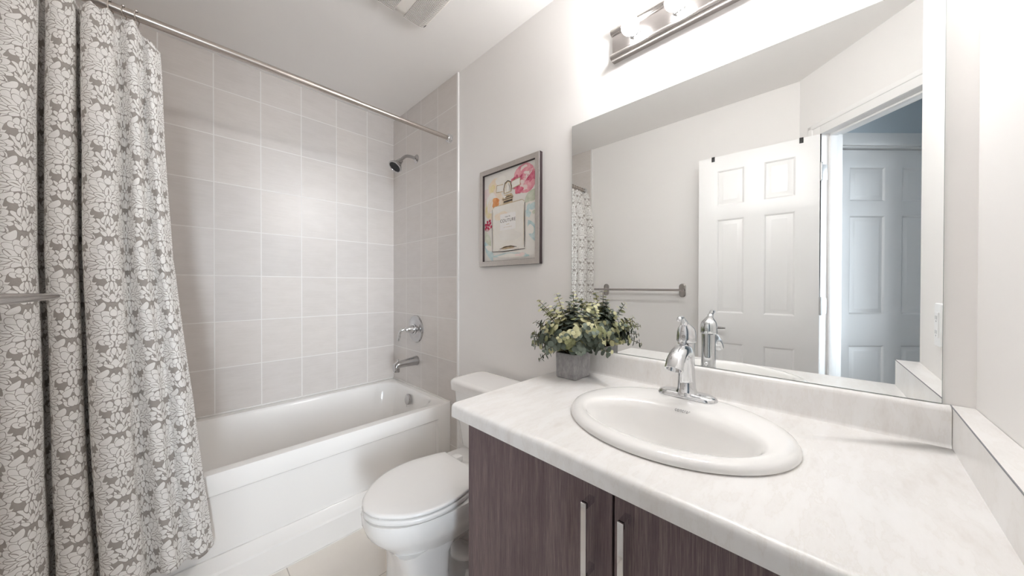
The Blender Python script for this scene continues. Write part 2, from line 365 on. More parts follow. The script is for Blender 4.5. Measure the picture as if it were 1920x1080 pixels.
# ------------------------------------------------------------------ setting: shell of the bathroom and the hall corner
XL, YB, YR, ZC, T = -1.533, 2.4136, -0.222, 2.44, .10
S2 = math.sqrt(.5)
A = Vector((XL, .135, 0)); DA = Vector((S2, -S2, 0)); NA = Vector((-S2, -S2, 0))      # angled wall: start, along, outward
def ang(s, n, z): return A+DA*s+NA*n+Vector((0, 0, z))
def abox(bm, s0, s1, n0, n1, z0, z1, bev=0, mi=0):
    mat = Matrix.Translation(A) @ Matrix(((S2, -S2, 0, 0), (-S2, -S2, 0, 0), (0, 0, 1, 0), (0, 0, 0, 1)))
    box(bm, s0, s1, n0, n1, z0, z1, bev, mi=mi, mat=mat)
SEND = (-.60-XL)/S2
b = NB(); box(b, 0, T, YR-T, YB+T, 0, ZC); wall_right = struct('wall_right', b, M['paint'], smooth=False)
b = NB(); box(b, XL-T, XL, .135, YB+T, 0, ZC); wall_left = struct('wall_left', b, M['paint'], smooth=False)
b = NB(); box(b, XL, 0, YB, YB+T, 0, ZC); struct('wall_back', b, M['tile_x'], smooth=False)
b = NB(); box(b, -.60, 0, YR-T, YR, 0, ZC); struct('wall_return', b, M['paint'], smooth=False)
b = NB(); box(b, -.60, -.50, -.80, YR-T, 0, ZC); struct('wall_entry', b, M['paint'], smooth=False)
OP0, OP1, OPZ, WT = .143, .765, 2.047, .11
b = NB(); abox(b, 0, OP0-.012, 0, WT, 0, ZC); abox(b, OP1+.012, 1.62, 0, WT, 0, ZC); abox(b, OP0-.012, OP1+.012, 0, WT, OPZ+.012, ZC)
struct('wall_front', b, M['paint'], smooth=False)
b = NB(); box(b, XL-T, T, -.95, YB+T, -.06, 0); struct('floor', b, M['floor'], smooth=False)
b = NB(); box(b, XL-T, T, -.95, YB+T, ZC, ZC+.08); struct('ceiling', b, M['ceiling'], smooth=False)
# tiled sides of the tub alcove
TE = 1.5867
for nm, x0, x1, par in (('right', -.008, 0, wall_right), ('left', XL, XL+.008, wall_left)):
    b = NB(); box(b, x0, x1, TE, YB, 0, ZC); struct('tile_surround', b, M['tile_y'], par, smooth=False)
    b = NB()
    xa, xb = (x0-.002, 0) if nm == 'right' else (XL, x1+.002)
    box(b, xa, xb, TE-.009, TE, 0, ZC, .0015, 1); tag(struct('tile_edge_strip', b, M['white_trim'], par), 'white edge strip where the tiles end')
# door casing and jamb in the angled wall
t = empty('trim_1', ang(OP0, 0, 0), kind='structure')
b = NB()
for s0, s1 in ((OP0-.072, OP0), (OP1, OP1+.072)):
    abox(b, s0, s1, -.011, 0, 0, OPZ+.072, .003); 
abox(b, OP0-.072, OP0-.045, -.017, 0, 0, OPZ+.072, .004); abox(b, OP1+.045, OP1+.072, -.017, 0, 0, OPZ+.072, .004)
abox(b, OP0, OP1, -.011, 0, OPZ, OPZ+.072, .003); abox(b, OP0-.072, OP1+.072, -.017, 0, OPZ+.045, OPZ+.072, .004)
struct('door_casing', b, M['white_trim'], t)
b = NB(); abox(b, OP0-.012, OP0, -.001, WT+.012, 0, OPZ); abox(b, OP1, OP1+.012, -.001, WT+.012, 0, OPZ); abox(b, OP0-.012, OP1+.012, -.001, WT+.012, OPZ, OPZ+.012)
struct('door_jamb', b, M['white_trim'], t)
b = NB(); abox(b, OP0, OP0+.011, .042, .082, 0, OPZ, .002); abox(b, OP1-.011, OP1, .042, .082, 0, OPZ, .002); abox(b, OP0, OP1, .042, .082, OPZ-.011, OPZ, .002)
struct('door_stop', b, M['white_trim'], t)
# six-panel doors
def panel_door_bm(cols, rows, W, H, th, mat):
    """leaf 0..W by 0..H, thickness 0..th in local y; both faces carry raised panels"""
    bm = NB(); xs = sorted({0, W, *[c for p in cols for c in p]}); zs = sorted({0, H, *[c for p in rows for c in p]})
    for y, sg in ((0, 1), (th, -1)):
        for i in range(len(xs)-1):
            for j in range(len(zs)-1):
                x0, x1, z0, z1 = xs[i], xs[i+1], zs[j], zs[j+1]
                if (x0, x1) in cols and (z0, z1) in rows:
                    lp = lambda d, dep: [Vector((x0+d, y+sg*dep, z0+d)), Vector((x1-d, y+sg*dep, z0+d)), Vector((x1-d, y+sg*dep, z1-d)), Vector((x0+d, y+sg*dep, z1-d))]
                    loft(bm, [lp(0, 0), lp(.004, .002), lp(.011, .008), lp(.016, .008), lp(.036, .0025), lp(.038, .0025)], cap0=False)
                else: quad(bm, [(x0, y, z0), (x1, y, z0), (x1, y, z1), (x0, y, z1)])
    quad(bm, [(0, 0, 0), (0, th, 0), (0, th, H), (0, 0, H)]); quad(bm, [(W, 0, 0), (W, th, 0), (W, th, H), (W, 0, H)])
    quad(bm, [(0, 0, 0), (W, 0, 0), (W, th, 0), (0, th, 0)]); quad(bm, [(0, 0, H), (W, 0, H), (W, th, H), (0, th, H)])
    bmesh.ops.transform(bm, matrix=mat, verts=bm.verts); return bm
# open bathroom door, swung back along the left wall; hinge at y=.046
dh = Vector((-1.401, .040, .008)); dd = Vector((.034, .608, 0)).normalized(); dn = Vector((-dd.y, dd.x, 0))
MD = Matrix.Translation(dh) @ Matrix(((dd.x, dn.x, 0, 0), (dd.y, dn.y, 0, 0), (0, 0, 1, 0), (0, 0, 0, 1)))
door1 = empty('door_1', dh, kind='structure')
rows6 = [(.20, .79), (.985, 1.61), (1.70, 1.935)]
struct('door_leaf', panel_door_bm([(.103, .253), (.352, .503)], rows6, .609, 2.032, .035, MD), M['door_paint'], door1)
for hz in (1.82, 1.05, .22):
    b = NB(); tube(b, [dh+Vector((-.004, -.006, hz-.045)), dh+Vector((-.004, -.006, hz+.045))], .0065, 10)
    for k in (-.047, .047): lathe(b, dh+Vector((-.004, -.006, hz+k)), (0, 0, 1 if k > 0 else -1), [(-.002, .007), (.004, .006), (.006, .002)], 10)
    abox(b, OP0, OP0+.0022, -.003, .034, hz-.045+.008, hz+.045+.008, .0008)
    tag(struct('hinge', b, M['hinge'], door1), 'chrome hinge')
b = NB()
def DP(x, y, z): return MD @ Vector((x, y, z))
for y0, sg in ((0, -1), (.035, 1)):
    c = DP(.55, y0, .89); ax = dn*sg
    lathe(b, c, ax, [(0, .029), (.006, .028), (.009, .02), (.011, .011), (.042, .010), (.048, .011)], 24)
    tube(b, [c+ax*.044, c+ax*.046-dd*.03, c+ax*.044-dd*.075, c+ax*.042-dd*.105], [.010, .009, .008, .006], 10)
box(b, .6085, .611, .006, .029, .86, .92, .0005, mat=MD)
tag(struct('door_handle', b, M['dull_chrome'], door1), 'satin chrome lever handle')
# hall beyond the doorway
Q = Vector((-1.627, .073, 0)); EH = Vector((-S2, -S2, 0)); NH = Vector((-S2, S2, 0))     # hall side wall: along, away from hall
MH = Matrix.Translation(Q) @ Matrix(((EH.x, NH.x, 0, 0), (EH.y, NH.y, 0, 0), (0, 0, 1, 0), (0, 0, 0, 1)))
HD0, HD1, HDZ = .128, .905, 2.035
b = NB(); box(b, -.02, HD0-.012, -.02, .08, 0, ZC, mat=MH); box(b, HD1+.012, 2.4, -.02, .08, 0, ZC, mat=MH); box(b, HD0-.012, HD1+.012, -.02, .08, HDZ+.012, ZC, mat=MH)
struct('wall_hall_side', b, M['hall_paint'], smooth=False)
b = NB(); box(b, 0, 2.4, -1.55, -1.45, 0, ZC, mat=MH); struct('wall_hall_far', b, M['hall_paint'], smooth=False)
b = NB(); box(b, 2.4, 2.5, -1.55, .08, 0, ZC, mat=MH); struct('wall_hall_end', b, M['hall_paint'], smooth=False)
b = NB(); box(b, .0, 2.4, -1.45, .08, -.06, -.001, mat=MH); struct('floor_hall', b, M['hall_floor'], smooth=False)
b = NB(); box(b, .0, 2.4, -1.45, .08, ZC, ZC+.08, mat=MH); struct('ceiling_hall', b, M['hall_paint'], smooth=False)
t = empty('trim_2', MH @ Vector((HD0, 0, 0)), kind='structure')
b = NB(); box(b, HD0-.085, HD0-.008, -.036, -.02, 0, HDZ+.085, .004, mat=MH); box(b, HD1+.008, HD1+.085, -.036, -.02, 0, HDZ+.085, .004, mat=MH)
box(b, HD0-.008, HD1+.008, -.036, -.02, HDZ+.008, HDZ+.085, .004, mat=MH); struct('door_casing', b, M['white_trim'], t)
b = NB(); box(b, HD0-.012, HD0, -.021, .08, 0, HDZ, mat=MH); box(b, HD1, HD1+.012, -.021, .08, 0, HDZ, mat=MH); box(b, HD0-.012, HD1+.012, -.021, .08, HDZ, HDZ+.012, mat=MH)
struct('door_jamb', b, M['white_trim'], t)
door2 = empty('door_2', MH @ Vector((HD0, 0, 0)), kind='structure')
MH2 = MH @ Matrix.Translation((HD0+.003, .005, .008))
struct('door_leaf', panel_door_bm([(.105, .334), (.440, .669)], [(.20, .79), (.985, 1.61), (1.70, 1.915)], .771, 2.022, .035, MH2), M['door_paint'], door2)
b = NB(); c = MH2 @ Vector((.71, 0, .9)); lathe(b, c, -NH, [(0, .03), (.006, .028), (.01, .012), (.03, .011), (.036, .022), (.05, .027), (.062, .022), (.066, .008)], 24)
tag(struct('door_handle', b, M['dull_chrome'], door2), 'satin metal knob')
# black over-door hooks on the open door
for px, lab in ((.525, 'small black hook over the top of the open white door, nearer its free edge'), (.080, 'small black hook over the top of the open white door, nearer the hinges')):
    b = NB(); z = 2.0325
    box(b, px-.009, px+.009, -.003, .038, z, z+.002, mat=MD); box(b, px-.009, px+.009, -.003, -.0008, z-.030, z+.002, .0004, mat=MD); box(b, px-.009, px+.009, .0358, .038, z-.09, z+.002, .0004, mat=MD)
    tube(b, [DP(px, .037, z-.085), DP(px, .05, z-.10), DP(px, .066, z-.092), DP(px, .07, z-.075)], .004, 8)
    tag(obj('over_door_hook', b, M['black_paint'], loc=DP(px, .017, z)), lab, 'hook', 'over-door hooks on the open door')

# ------------------------------------------------------------------ bathtub
TZ, TY = .4575, 1.657
tub = empty('bathtub', (-.76, 2.03, 0), 'white alcove bathtub with recessed front panel below the tiled wall', 'bathtub')
b = NB()
x0, x1, y0, y1 = XL+.009, -.009, TY, YB-.004
NC = 10
def basin(z, l, r, f, bk, rl, rr):
    """rounded outline with different corner radii at the two ends"""
    out = []
    for cx, cy, r_, a0 in ((r-rr, bk-rr*.8, (rr, rr*.8), 0), (l+rl, bk-rl, (rl, rl), 90), (l+rl, f+rl, (rl, rl), 180), (r-rr*1.5, f+rr, (rr*1.5, rr), 270)):
        for k in range(NC+1):
            a = math.radians(a0+90*k/NC); out.append(Vector((cx+r_[0]*math.cos(a), cy+r_[1]*math.sin(a), z)))
    return out
def outer(z, d=0):
    out = []
    for cx, cy in ((x1-d, y1-d), (x0+d, y1-d), (x0+d, y0+d), (x1-d, y0+d)):
        for k in range(NC+1): out.append(Vector((cx, cy, z)))
    return out
il, ir, if_, ib = x0+.055, -.050, TY+.045, YB-.062
rings = [outer(TZ-.07), outer(TZ-.006), outer(TZ-.0015, .0025), outer(TZ, .007)]
rings += [basin(TZ, il, ir, if_, ib, .10, .125), basin(TZ-.004, il+.005, ir-.005, if_+.005, ib-.005, .10, .125), basin(TZ-.016, il+.014, ir-.011, if_+.012, ib-.012, .10, .125),
          basin(TZ-.11, il+.07, ir-.028, if_+.032, ib-.030, .11, .13), basin(TZ-.25, il+.20, ir-.055, if_+.055, ib-.05, .12, .13), basin(.12, il+.31, ir-.085, if_+.075, ib-.07, .12, .13),
          basin(.092, il+.37, ir-.125, if_+.105, ib-.10, .11, .11), basin(.085, il+.42, ir-.165, if_+.14, ib-.135, .1, .1)]
for a, c in zip(rings, rings[1:]):
    va = [b.verts.new(p) for p in a]; vc = [b.verts.new(p) for p in c]
    for i in range(len(a)):
        j = (i+1) % len(a)
        vs_ = []
        for v in (va[i], va[j], vc[j], vc[i]):
            if not any((v.co-q.co).length < 1e-7 for q in vs_): vs_.append(v)
        if len(vs_) > 2: b.faces.new(vs_)
b.faces.new([b.verts.new(p) for p in rings[-1]])
obj('tub_shell', b, M['acrylic'], tub)
b = NB()
pz0, pz1, px0, px1 = .128, .378, x0+.09, -.090
fr = lambda d, y: [Vector((px0+d, y, pz0-d*0)), Vector((px1-d, y, pz0-d*0)), Vector((px1-d, y, pz1-d)), Vector((px0+d, y, pz1-d))]
yf = TY
ob = [Vector((x0, yf, .128)), Vector((x1, yf, .128)), Vector((x1, yf, TZ-.07)), Vector((x0, yf, TZ-.07))]
loft(b, [ob, fr(0, yf), fr(.004, yf+.002), fr(.010, yf+.011), fr(.014, yf+.012)], cap0=False)
prof = [(TY, .140), (TY-.004, .136), (TY-.036, .116), (TY-.045, .110), (TY-.049, .102), (TY-.052, .004), (TY-.050, 0), (TY+.06, 0), (TY+.06, .128)]
loft(b, [[Vector((x0, p, z)) for p, z in prof], [Vector((x1, p, z)) for p, z in prof]])
box(b, x0, x1, yf+.013, yf+.03, .02, TZ-.05)
obj('front_panel', b, M['acrylic'], tub, ang=20)
b = NB(); box(b, x0, x1, YB-.006, YB-.0005, TZ-.001, TZ+.007, .002); box(b, -.0145, -.0085, TY, YB-.0015, TZ-.001, TZ+.007, .002); box(b, x0, x1, TY-.056, TY-.049, 0, .005, .001)
obj('caulk_line', b, M['caulk'], tub)
ov = Vector((-.081, 2.041, .398)); axo = Vector((-1, 0, .16)).normalized()
b = NB(); lathe(b, ov, axo, [(-.006, .034), (.004, .036), (.010, .035), (.013, .030), (.014, .016), (.0125, .006), (.0125, 0)], 36)
o = obj('overflow_plate', b, M['dull_chrome'], tub); tag(o, 'round chrome overflow plate')
b = NB(); tube(b, [ov+axo*.013+Vector((0, 0, -.022)), ov+axo*.016+Vector((0, 0, -.034)), ov+axo*.012+Vector((0, 0, -.052))], .0022, 8); obj('trip_lever', b, M['chrome'], o)
b = NB(); lathe(b, (-.33, 2.04, .0845), (0, 0, 1), [(0, .03), (.003, .03), (.005, .02), (.003, .012), (.008, .010), (.010, 0)], 24); tag(obj('drain', b, M['chrome'], tub), 'chrome drain')

# tub spout, valve, shower head on the end wall
sp = empty('tub_spout', (-.008, 2.056, .649), 'chrome tub spout with lift knob on the tiled end wall', 'tub spout')
b = NB()
rings = []
for x, zc, ry, rz in ((-.008, .649, .031, .032), (-.012, .649, .0325, .0335), (-.03, .649, .031, .031), (-.09, .646, .027, .026), (-.135, .642, .025, .023), (-.155, .638, .0245, .0235), (-.168, .632, .023, .026), (-.175, .624, .0205, .026), (-.178, .618, .018, .022)):
    rings.append([Vector((x, 2.056+ry*math.cos(2*PI*k/28), zc+rz*math.sin(2*PI*k/28))) for k in range(28)])
loft(b, rings); lathe(b, (-.157, 2.056, .632), (0, 0, -1), [(0, .017), (.030, .018), (.038, .0175), (.038, .013), (.025, .012)], 24)
obj('spout_body', b, M['dull_chrome'], sp)
b = NB(); lathe(b, (-.150, 2.056, .655), (0, 0, 1), [(0, .003), (.015, .003), (.016, .007), (.021, .0075), (.024, .004)], 16); obj('diverter_knob', b, M['chrome'], sp)
va = empty('shower_valve', (-.008, 2.071, .868), 'round chrome shower valve plate with curved lever on end wall', 'shower valve')
b = NB(); lathe(b, (-.008, 2.071, .868), (-1, 0, 0), [(0, .096), (.004, .096), (.009, .092), (.011, .084), (.009, .078), (.012, .06), (.016, .045), (.016, 0)], 56); obj('valve_plate', b, M['dull_chrome'], va)
b = NB(); lathe(b, (-.024, 2.071, .868), (-1, 0, 0), [(-.004, .034), (.006, .034), (.008, .030), (.012, .031), (.045, .021), (.062, .017), (.068, .012), (.07, 0)], 36); hb = obj('valve_handle', b, M['chrome'], va)
b = NB(); tube(b, spline([(-.085, 2.071, .868), (-.104, 2.074, .870), (-.118, 2.080, .862), (-.124, 2.086, .84), (-.126, 2.090, .815), (-.130, 2.093, .795)], 5), [.010]*6+[.009]*6+[.008]*6+[.0085]*7+[.006], 14); obj('lever', b, M['chrome'], va)
sh = empty('shower_fixture', (-.008, 2.064, 2.056), 'chrome shower head on curved arm above the tub', 'shower head')
b = NB(); lathe(b, (-.008, 2.064, 2.056), (-1, 0, 0), [(0, .030), (.003, .030), (.010, .022), (.016, .012), (.018, .0)], 32); obj('flange', b, M['dull_chrome'], sh)
p0 = Vector((-.008, 2.064, 2.056)); b = NB()
tube(b, spline([p0, p0+Vector((-.04, 0, .004)), p0+Vector((-.078, -.001, -.003)), p0+Vector((-.105, -.003, -.026)), p0+Vector((-.122, -.004, -.048))], 6), .0105, 16); obj('shower_arm', b, M['dull_chrome'], sh)
hd = p0+Vector((-.118, -.004, -.043)); ha = Vector((-.62, -.10, -.78)).normalized()
b = NB(); lathe(b, hd, ha, [(-.006, .010), (.0, .016), (.012, .018), (.020, .020), (.036, .023), (.040, .027), (.052, .036), (.066, .043), (.070, .0445), (.075, .044), (.076, .038), (.073, .036), (.073, 0)], 40); hh = obj('head_shell', b, M['dull_chrome'], sh)
b = NB(); lathe(b, hd+ha*.0732, ha, [(0, .0355), (.0015, .035), (.002, 0)], 32)
u, v = frame_of(ha)
for rr_, n in ((.009, 6), (.019, 12), (.029, 18)):
    for k in range(n):
        q = hd+ha*.075+(u*math.cos(2*PI*k/n)+v*math.sin(2*PI*k/n))*rr_; lathe(b, q, ha, [(0, .002), (.003, .0014)], 6)
tag(obj('spray_face', b, M['black_rubber'], hh), 'black nozzle face')

# ------------------------------------------------------------------ curtain rod, rings, curtain
RY, RZ = 1.657, 2.068
rod = empty('curtain_rod', (XL+.008, RY, RZ), 'brushed nickel shower curtain rod spanning the tub', 'curtain rod')
b = NB(); tube(b, [(XL+.012, RY, RZ), (-.55, RY, RZ)], .0145, 20); tube(b, [(-.55, RY, RZ), (-.012, RY, RZ)], .0125, 20); obj('rod', b, M['nickel_x'], rod)
for xx, d in ((-.008, -1), (XL+.008, 1)):
    b = NB(); lathe(b, (xx, RY, RZ), (d, 0, 0), [(0, .026), (.004, .026), (.006, .022), (.010, .021), (.012, .024), (.017, .024), (.018, .018), (.022, .0165), (.022, 0)], 32); obj('end_flange', b, M['chrome'], rod)
ring_x = [-1.505, -1.468, -1.43, -1.392, -1.355, -1.318, -1.290, -1.262]
ring_lab = ['curtain ring on the rod nearest the left wall', 'curtain ring second from the left wall', 'curtain ring third from the left wall', 'curtain ring fourth from the left wall',
            'curtain ring fourth from the free end of the curtain', 'curtain ring third from the free end of the curtain', 'curtain ring second from the free end of the curtain', 'curtain ring at the free end of the curtain']
for x, lb in zip(ring_x, ring_lab):
    b = NB(); pts = [(x+.004*math.sin(a), RY+.0195*math.sin(a), RZ-.003+.021*math.cos(a)) for a in [math.radians(d) for d in range(-150, 151, 15)]]
    pts = [(x, RY-.010, RZ-.046)]+pts+[(x, RY+.010, RZ-.046), (x, RY, RZ-.052), (x, RY-.010, RZ-.046)]
    tube(b, pts, .0016, 6)
    for a in (-40, -20, 0, 20, 40): lathe(b, (x-.003, RY+.0195*math.sin(math.radians(a)), RZ-.003+.0195*math.cos(math.radians(a))), (1, 0, 0), [(0, .001), (.001, .003), (.005, .003), (.006, .001)], 8)
    tag(obj('curtain_ring', b, M['nickel_x'], loc=(x, RY, RZ)), 'metal '+lb, 'curtain ring', 'rings holding the shower curtain')
def curtain():
    # plan of the folds at mid height: (x, y)
    plan = [(-1.524, 1.630), (-1.520, 1.580), (-1.503, 1.548), (-1.478, 1.535), (-1.455, 1.546), (-1.444, 1.582), (-1.447, 1.625), (-1.443, 1.645), (-1.436, 1.640), (-1.434, 1.605), (-1.424, 1.577), (-1.405, 1.565), (-1.386, 1.569),
            (-1.376, 1.592), (-1.379, 1.628), (-1.374, 1.643), (-1.367, 1.625), (-1.366, 1.588), (-1.355, 1.556), (-1.335, 1.545), (-1.312, 1.549), (-1.298, 1.568), (-1.294, 1.596), (-1.286, 1.612), (-1.276, 1.600), (-1.262, 1.576),
            (-1.246, 1.576), (-1.238, 1.596), (-1.230, 1.608), (-1.222, 1.597), (-1.210, 1.583), (-1.198, 1.590), (-1.190, 1.608), (-1.182, 1.624)]
    pl = spline([(x, y, 0) for x, y in plan], 10); n = len(pl)
    s = [0]
    for a, c in zip(pl, pl[1:]): s.append(s[-1]+(c-a).length)
    NZ = 150; ztop, zbot = 2.032, .215
    bm = NB(); uvl = bm.loops.layers.uv.new('UVMap'); grid = []
    for j in range(NZ+1):
        t = j/NZ; row = []
        for i, p in enumerate(pl):
            fr_ = (p.x+1.522)/.34
            z = ztop+(zbot-ztop)*t
            if t < .08:     # scalloped top hem hanging between the rings
                k = 1-t/.08
                near = min(abs(p.x-(rx+.012*(1-0))) for rx in ring_x); sag = min(near, .022)
                z -= sag*.9*k
                if fr_ > .80: z -= (fr_-.80)/.2*.045*k
            # width of the bunch against height
            kx = 1.0-.07*max(0, (.45-t)/.45)+.30*max(0, (t-.42)/.58)**1.15
            x = -1.522+(p.x+1.522)*(1+(kx-1)*(.35+.65*fr_))
            amp = .55+.45*min(1, t/.2)
            yy = 1.643+(p.y-1.643)*amp*(1.0 if t < .5 else 1+.12*(t-.5)*2)
            yy -= .012*max(0, t-.5)
            if t < .15: yy += (.010)*(1-t/.15)
            q = Vector((p.x*9, p.y*9, z*1.7)); d = noise.noise(q)*.006*(.3+t); d2 = noise.noise(q*2.3+Vector((5, 1, 2)))*.0035
            x += d*.9+d2*.5; yy += d*.8+d2
            x += .010*math.sin(3.2*z+fr_*5)*fr_*.4
            row.append(bm.verts.new((x, min(yy, 1.651 if z > TZ+.02 else 1.648) if z < 1.9 else yy, z)))
        grid.append(row)
    for j in range(NZ):
        for i in range(n-1):
            f = bm.faces.new((grid[j][i], grid[j+1][i], grid[j+1][i+1], grid[j][i+1]))
            for l, (ii, jj) in zip(f.loops, ((i, j), (i, j+1), (i+1, j+1), (i+1, j))):
                l[uvl].uv = (s[ii]*1.04, (1-jj/NZ)*1.8)
    for f in bm.faces: f.smooth = True
    me = bpy.data.meshes.new('shower_curtain'); bmesh.ops.translate(bm, verts=bm.verts, vec=(1.38, -1.6, -.215)); bm.to_mesh(me); bm.free(); me.materials.append(M['damask'])
    o = bpy.data.objects.new('shower_curtain', me); C.objects.link(o); o.location = (-1.38, 1.6, .215)
    md = o.modifiers.new('thickness', 'SOLIDIFY'); md.thickness = .0012; md.offset = 0
    return tag(o, 'grey and white damask shower curtain bunched beside the tub', 'curtain')
curtain()

# ------------------------------------------------------------------ double towel bar on the left wall
tb = empty('towel_bar', (XL, 1.11, 1.14), 'double brushed nickel towel bar on the left wall', 'towel bar')
for nm, x, ya, yb, r in (('front_bar', -1.398, .752, 1.478, .0085), ('rear_bar', -1.474, .78, 1.45, .0075)):
    b = NB(); tube(b, [(x, ya, 1.142), (x, ya+.002, 1.142), (x, yb-.002, 1.142), (x, yb, 1.142)], [r*.8, r, r, r*.8], 16); obj(nm, b, M['nickel_y'], tb)
for y in (.800, 1.432):
    b = NB(); rg = []
    for xx, k in ((XL, 1.0), (XL+.006, 1.0), (XL+.009, .93), (XL+.010, .8)):
        rg.append([Vector((xx, y+p.x*k, 1.138+p.y*k)) for p in rrect(-.024, .024, -.052, .052, .0235, 0, 8)])
    loft(b, rg); o = obj('wall_plate', b, M['nickel_y'], tb)
    b = NB(); tube(b, [(XL+.008, y, 1.142), (-1.395, y, 1.142)], .009, 14); obj('bracket_arm', b, M['nickel_y'], o)

# ------------------------------------------------------------------ vanity cabinet, worktop, sink, faucet
CZ = .828
vc = empty('vanity_cabinet', (-.29, .28, 0), 'dark wood grain vanity cabinet with two doors under the worktop', 'cabinet')
CL, CX = .752, -.575
b = NB(); box(b, CX+.02, -.002, CL-.018, CL, 0, .79); box(b, CX+.02, -.002, YR+.002, YR+.02, 0, .79); box(b, CX+.075, CX+.09, YR+.02, CL-.018, 0, .10); box(b, CX+.02, -.002, YR+.02, CL-.018, .10, .118); box(b, -.012, -.002, YR+.02, CL-.018, .118, .79); box(b, CX+.02, CX+.04, YR+.02, CL-.018, .72, .79)
obj('cabinet_body', b, M['wood'], vc, smooth=False)
def handle(parent, y):
    b = NB(); zt, zb = .742, .592; x = CX-.030
    box(b, x-.0035, x+.0035, y-.006, y+.006, zb, zt, .0006, 1)
    for z in (zt-.006, zb+.006): box(b, x, CX+.001, y-.006, y+.006, z-.006, z+.006, .0006, 1)
    tag(obj('handle', b, M['chrome'], parent, ang=20), 'flat chrome bar handle')
for ya, yb, hy in ((.3005, CL, .345), (YR+.035, .2955, .268)):
    b = NB(); box(b, CX, CX+.018, ya, yb, .105, .778, .001, 1); d = obj('cabinet_door', b, M['wood'], vc, loc=(CX, (ya+yb)/2, .44), ang=20); handle(d, hy)
b = NB(); box(b, CX, CX+.018, YR+.003, YR+.032, .105, .778, .001, 1); obj('filler_strip', b, M['wood'], vc)
# worktop with a hole for the sink
SC = Vector((-.302, .287, 0)); SA, SB = .222, .252
wt = empty('vanity_worktop', (-.30, .28, CZ), 'white marbled laminate worktop with backsplash over the vanity cabinet', 'countertop')
b = NB(); NN = 64; WX0, WX1, WY0, WY1 = -.612, -.001, YR+.001, .785
hole = [Vector((SC.x+.19*math.cos(2*PI*k/NN), SC.y+.222*math.sin(2*PI*k/NN), CZ)) for k in range(NN)]
rect = []
for p in hole:
    d = Vector((p.x-SC.x, p.y-SC.y, 0)); ts = []
    if d.x > 1e-9: ts.append((WX1-SC.x)/d.x)
    if d.x < -1e-9: ts.append((WX0+.018-SC.x)/d.x)
    if d.y > 1e-9: ts.append((WY1-SC.y)/d.y)
    if d.y < -1e-9: ts.append((WY0-SC.y)/d.y)
    k = min(ts); rect.append(Vector((SC.x+d.x*k, SC.y+d.y*k, CZ)))
for cx_, cy_ in ((WX1, WY1), (WX0+.018, WY1), (WX0+.018, WY0), (WX1, WY0)):
    i = min(range(NN), key=lambda i: (rect[i]-Vector((cx_, cy_, CZ))).length); rect[i] = Vector((cx_, cy_, CZ))
hv = [b.verts.new(p) for p in hole]; rv = [b.verts.new(p) for p in rect]; hb_ = [b.verts.new(p-Vector((0, 0, .03))) for p in hole]; rb_ = [b.verts.new(p-Vector((0, 0, .03))) for p in rect]
for i in range(NN):
    j = (i+1) % NN; b.faces.new((hv[i], hv[j], rv[j], rv[i])); b.faces.new((hb_[i], hb_[j], hv[j], hv[i])); b.faces.new((rb_[i], rb_[j], hb_[j], hb_[i]))
nose = [(WX0+.018, CZ), (WX0+.012, CZ-.0004), (WX0+.007, CZ-.002), (WX0+.003, CZ-.005), (WX0+.0007, CZ-.010), (WX0, CZ-.016), (WX0, CZ-.038), (WX0+.003, CZ-.040), (WX0+.03, CZ-.040), (WX0+.03, CZ-.030)]
loft(b, [[Vector((x, y, z)) for x, z in nose] for y in (WY0, WY1)], False, False, closed=False)
f = b.faces.new([b.verts.new((x, WY1, z)) for x, z in nose]+[b.verts.new((WX1, WY1, CZ-.03)), b.verts.new((WX1, WY1, CZ))])
f = b.faces.new([b.verts.new((x, WY0, z)) for x, z in nose]+[b.verts.new((WX1, WY0, CZ-.03)), b.verts.new((WX1, WY0, CZ))])
obj('worktop_slab', b, M['marble'], wt, ang=30)
b = NB(); sprof = [(-.020, CZ-.002), (-.020, .903), (-.018, .910), (-.013, .9145), (-.008, .9155), (-.0005, .9155), (-.0005, CZ-.002)]
sprof = [(-.026, CZ-.001), (-.0225, CZ+.002), (-.020, CZ+.008)]+sprof[1:]
loft(b, [[Vector((x, y, z)) for x, z in sprof] for y in (YR+.0335, WY1)]); obj('backsplash', b, M['marble'], wt, ang=50)
b = NB(); pts = [(-.0005, YR+.001), (-.0005, YR+.032), (-.596, YR+.032+.022), (-.596, YR+.001)]
loft(b, [[Vector((x, y, z)) for x, y in pts] for z in (CZ, .9155)]); obj('side_splash', b, M['marble'], wt, smooth=False)
b = NB(); e = .0006
loft(b, [[Vector((x, y, z)) for x, y in ((-.0006, YR+.0315), (-.597, YR+.0535), (-.597, YR+.0548), (-.0006, YR+.0328))] for z in (.9140, .9160)]); tag(obj('edge_band', b, M['slot'], wt, smooth=False), 'thin dark seam along the side splash')
# sink
sk = empty('sink', (SC.x, SC.y, CZ), 'white oval drop-in sink set into the worktop', 'sink')
b = NB()
def el(cx, cy, a, bb, z, ex=2.0): return sellipse(cx, cy, z, a, bb, ex, 72)
sx, sy = SC.x, SC.y; bx = -.352
rings = [el(sx, sy, SA-.004, SB-.004, CZ+.0004), el(sx, sy, SA, SB, CZ+.003), el(sx, sy, SA-.0005, SB-.0005, CZ+.009), el(sx, sy, SA-.005, SB-.005, CZ+.0155), el(sx, sy, SA-.014, SB-.014, CZ+.0195), el(sx-.003, sy, SA-.028, SB-.028, CZ+.0205),
         el(bx+.010, sy, .141, .206, CZ+.019), el(bx+.004, sy, .131, .199, CZ+.016), el(bx, sy, .1225, .193, CZ+.009), el(bx, sy, .115, .186, CZ-.005), el(bx+.002, sy, .104, .172, CZ-.045), el(bx+.006, sy, .092, .145, CZ-.095), el(bx+.010, sy, .065, .100, CZ-.125), el(bx+.014, sy, .035, .045, CZ-.136), el(bx+.014, sy, .021, .021, CZ-.138)]
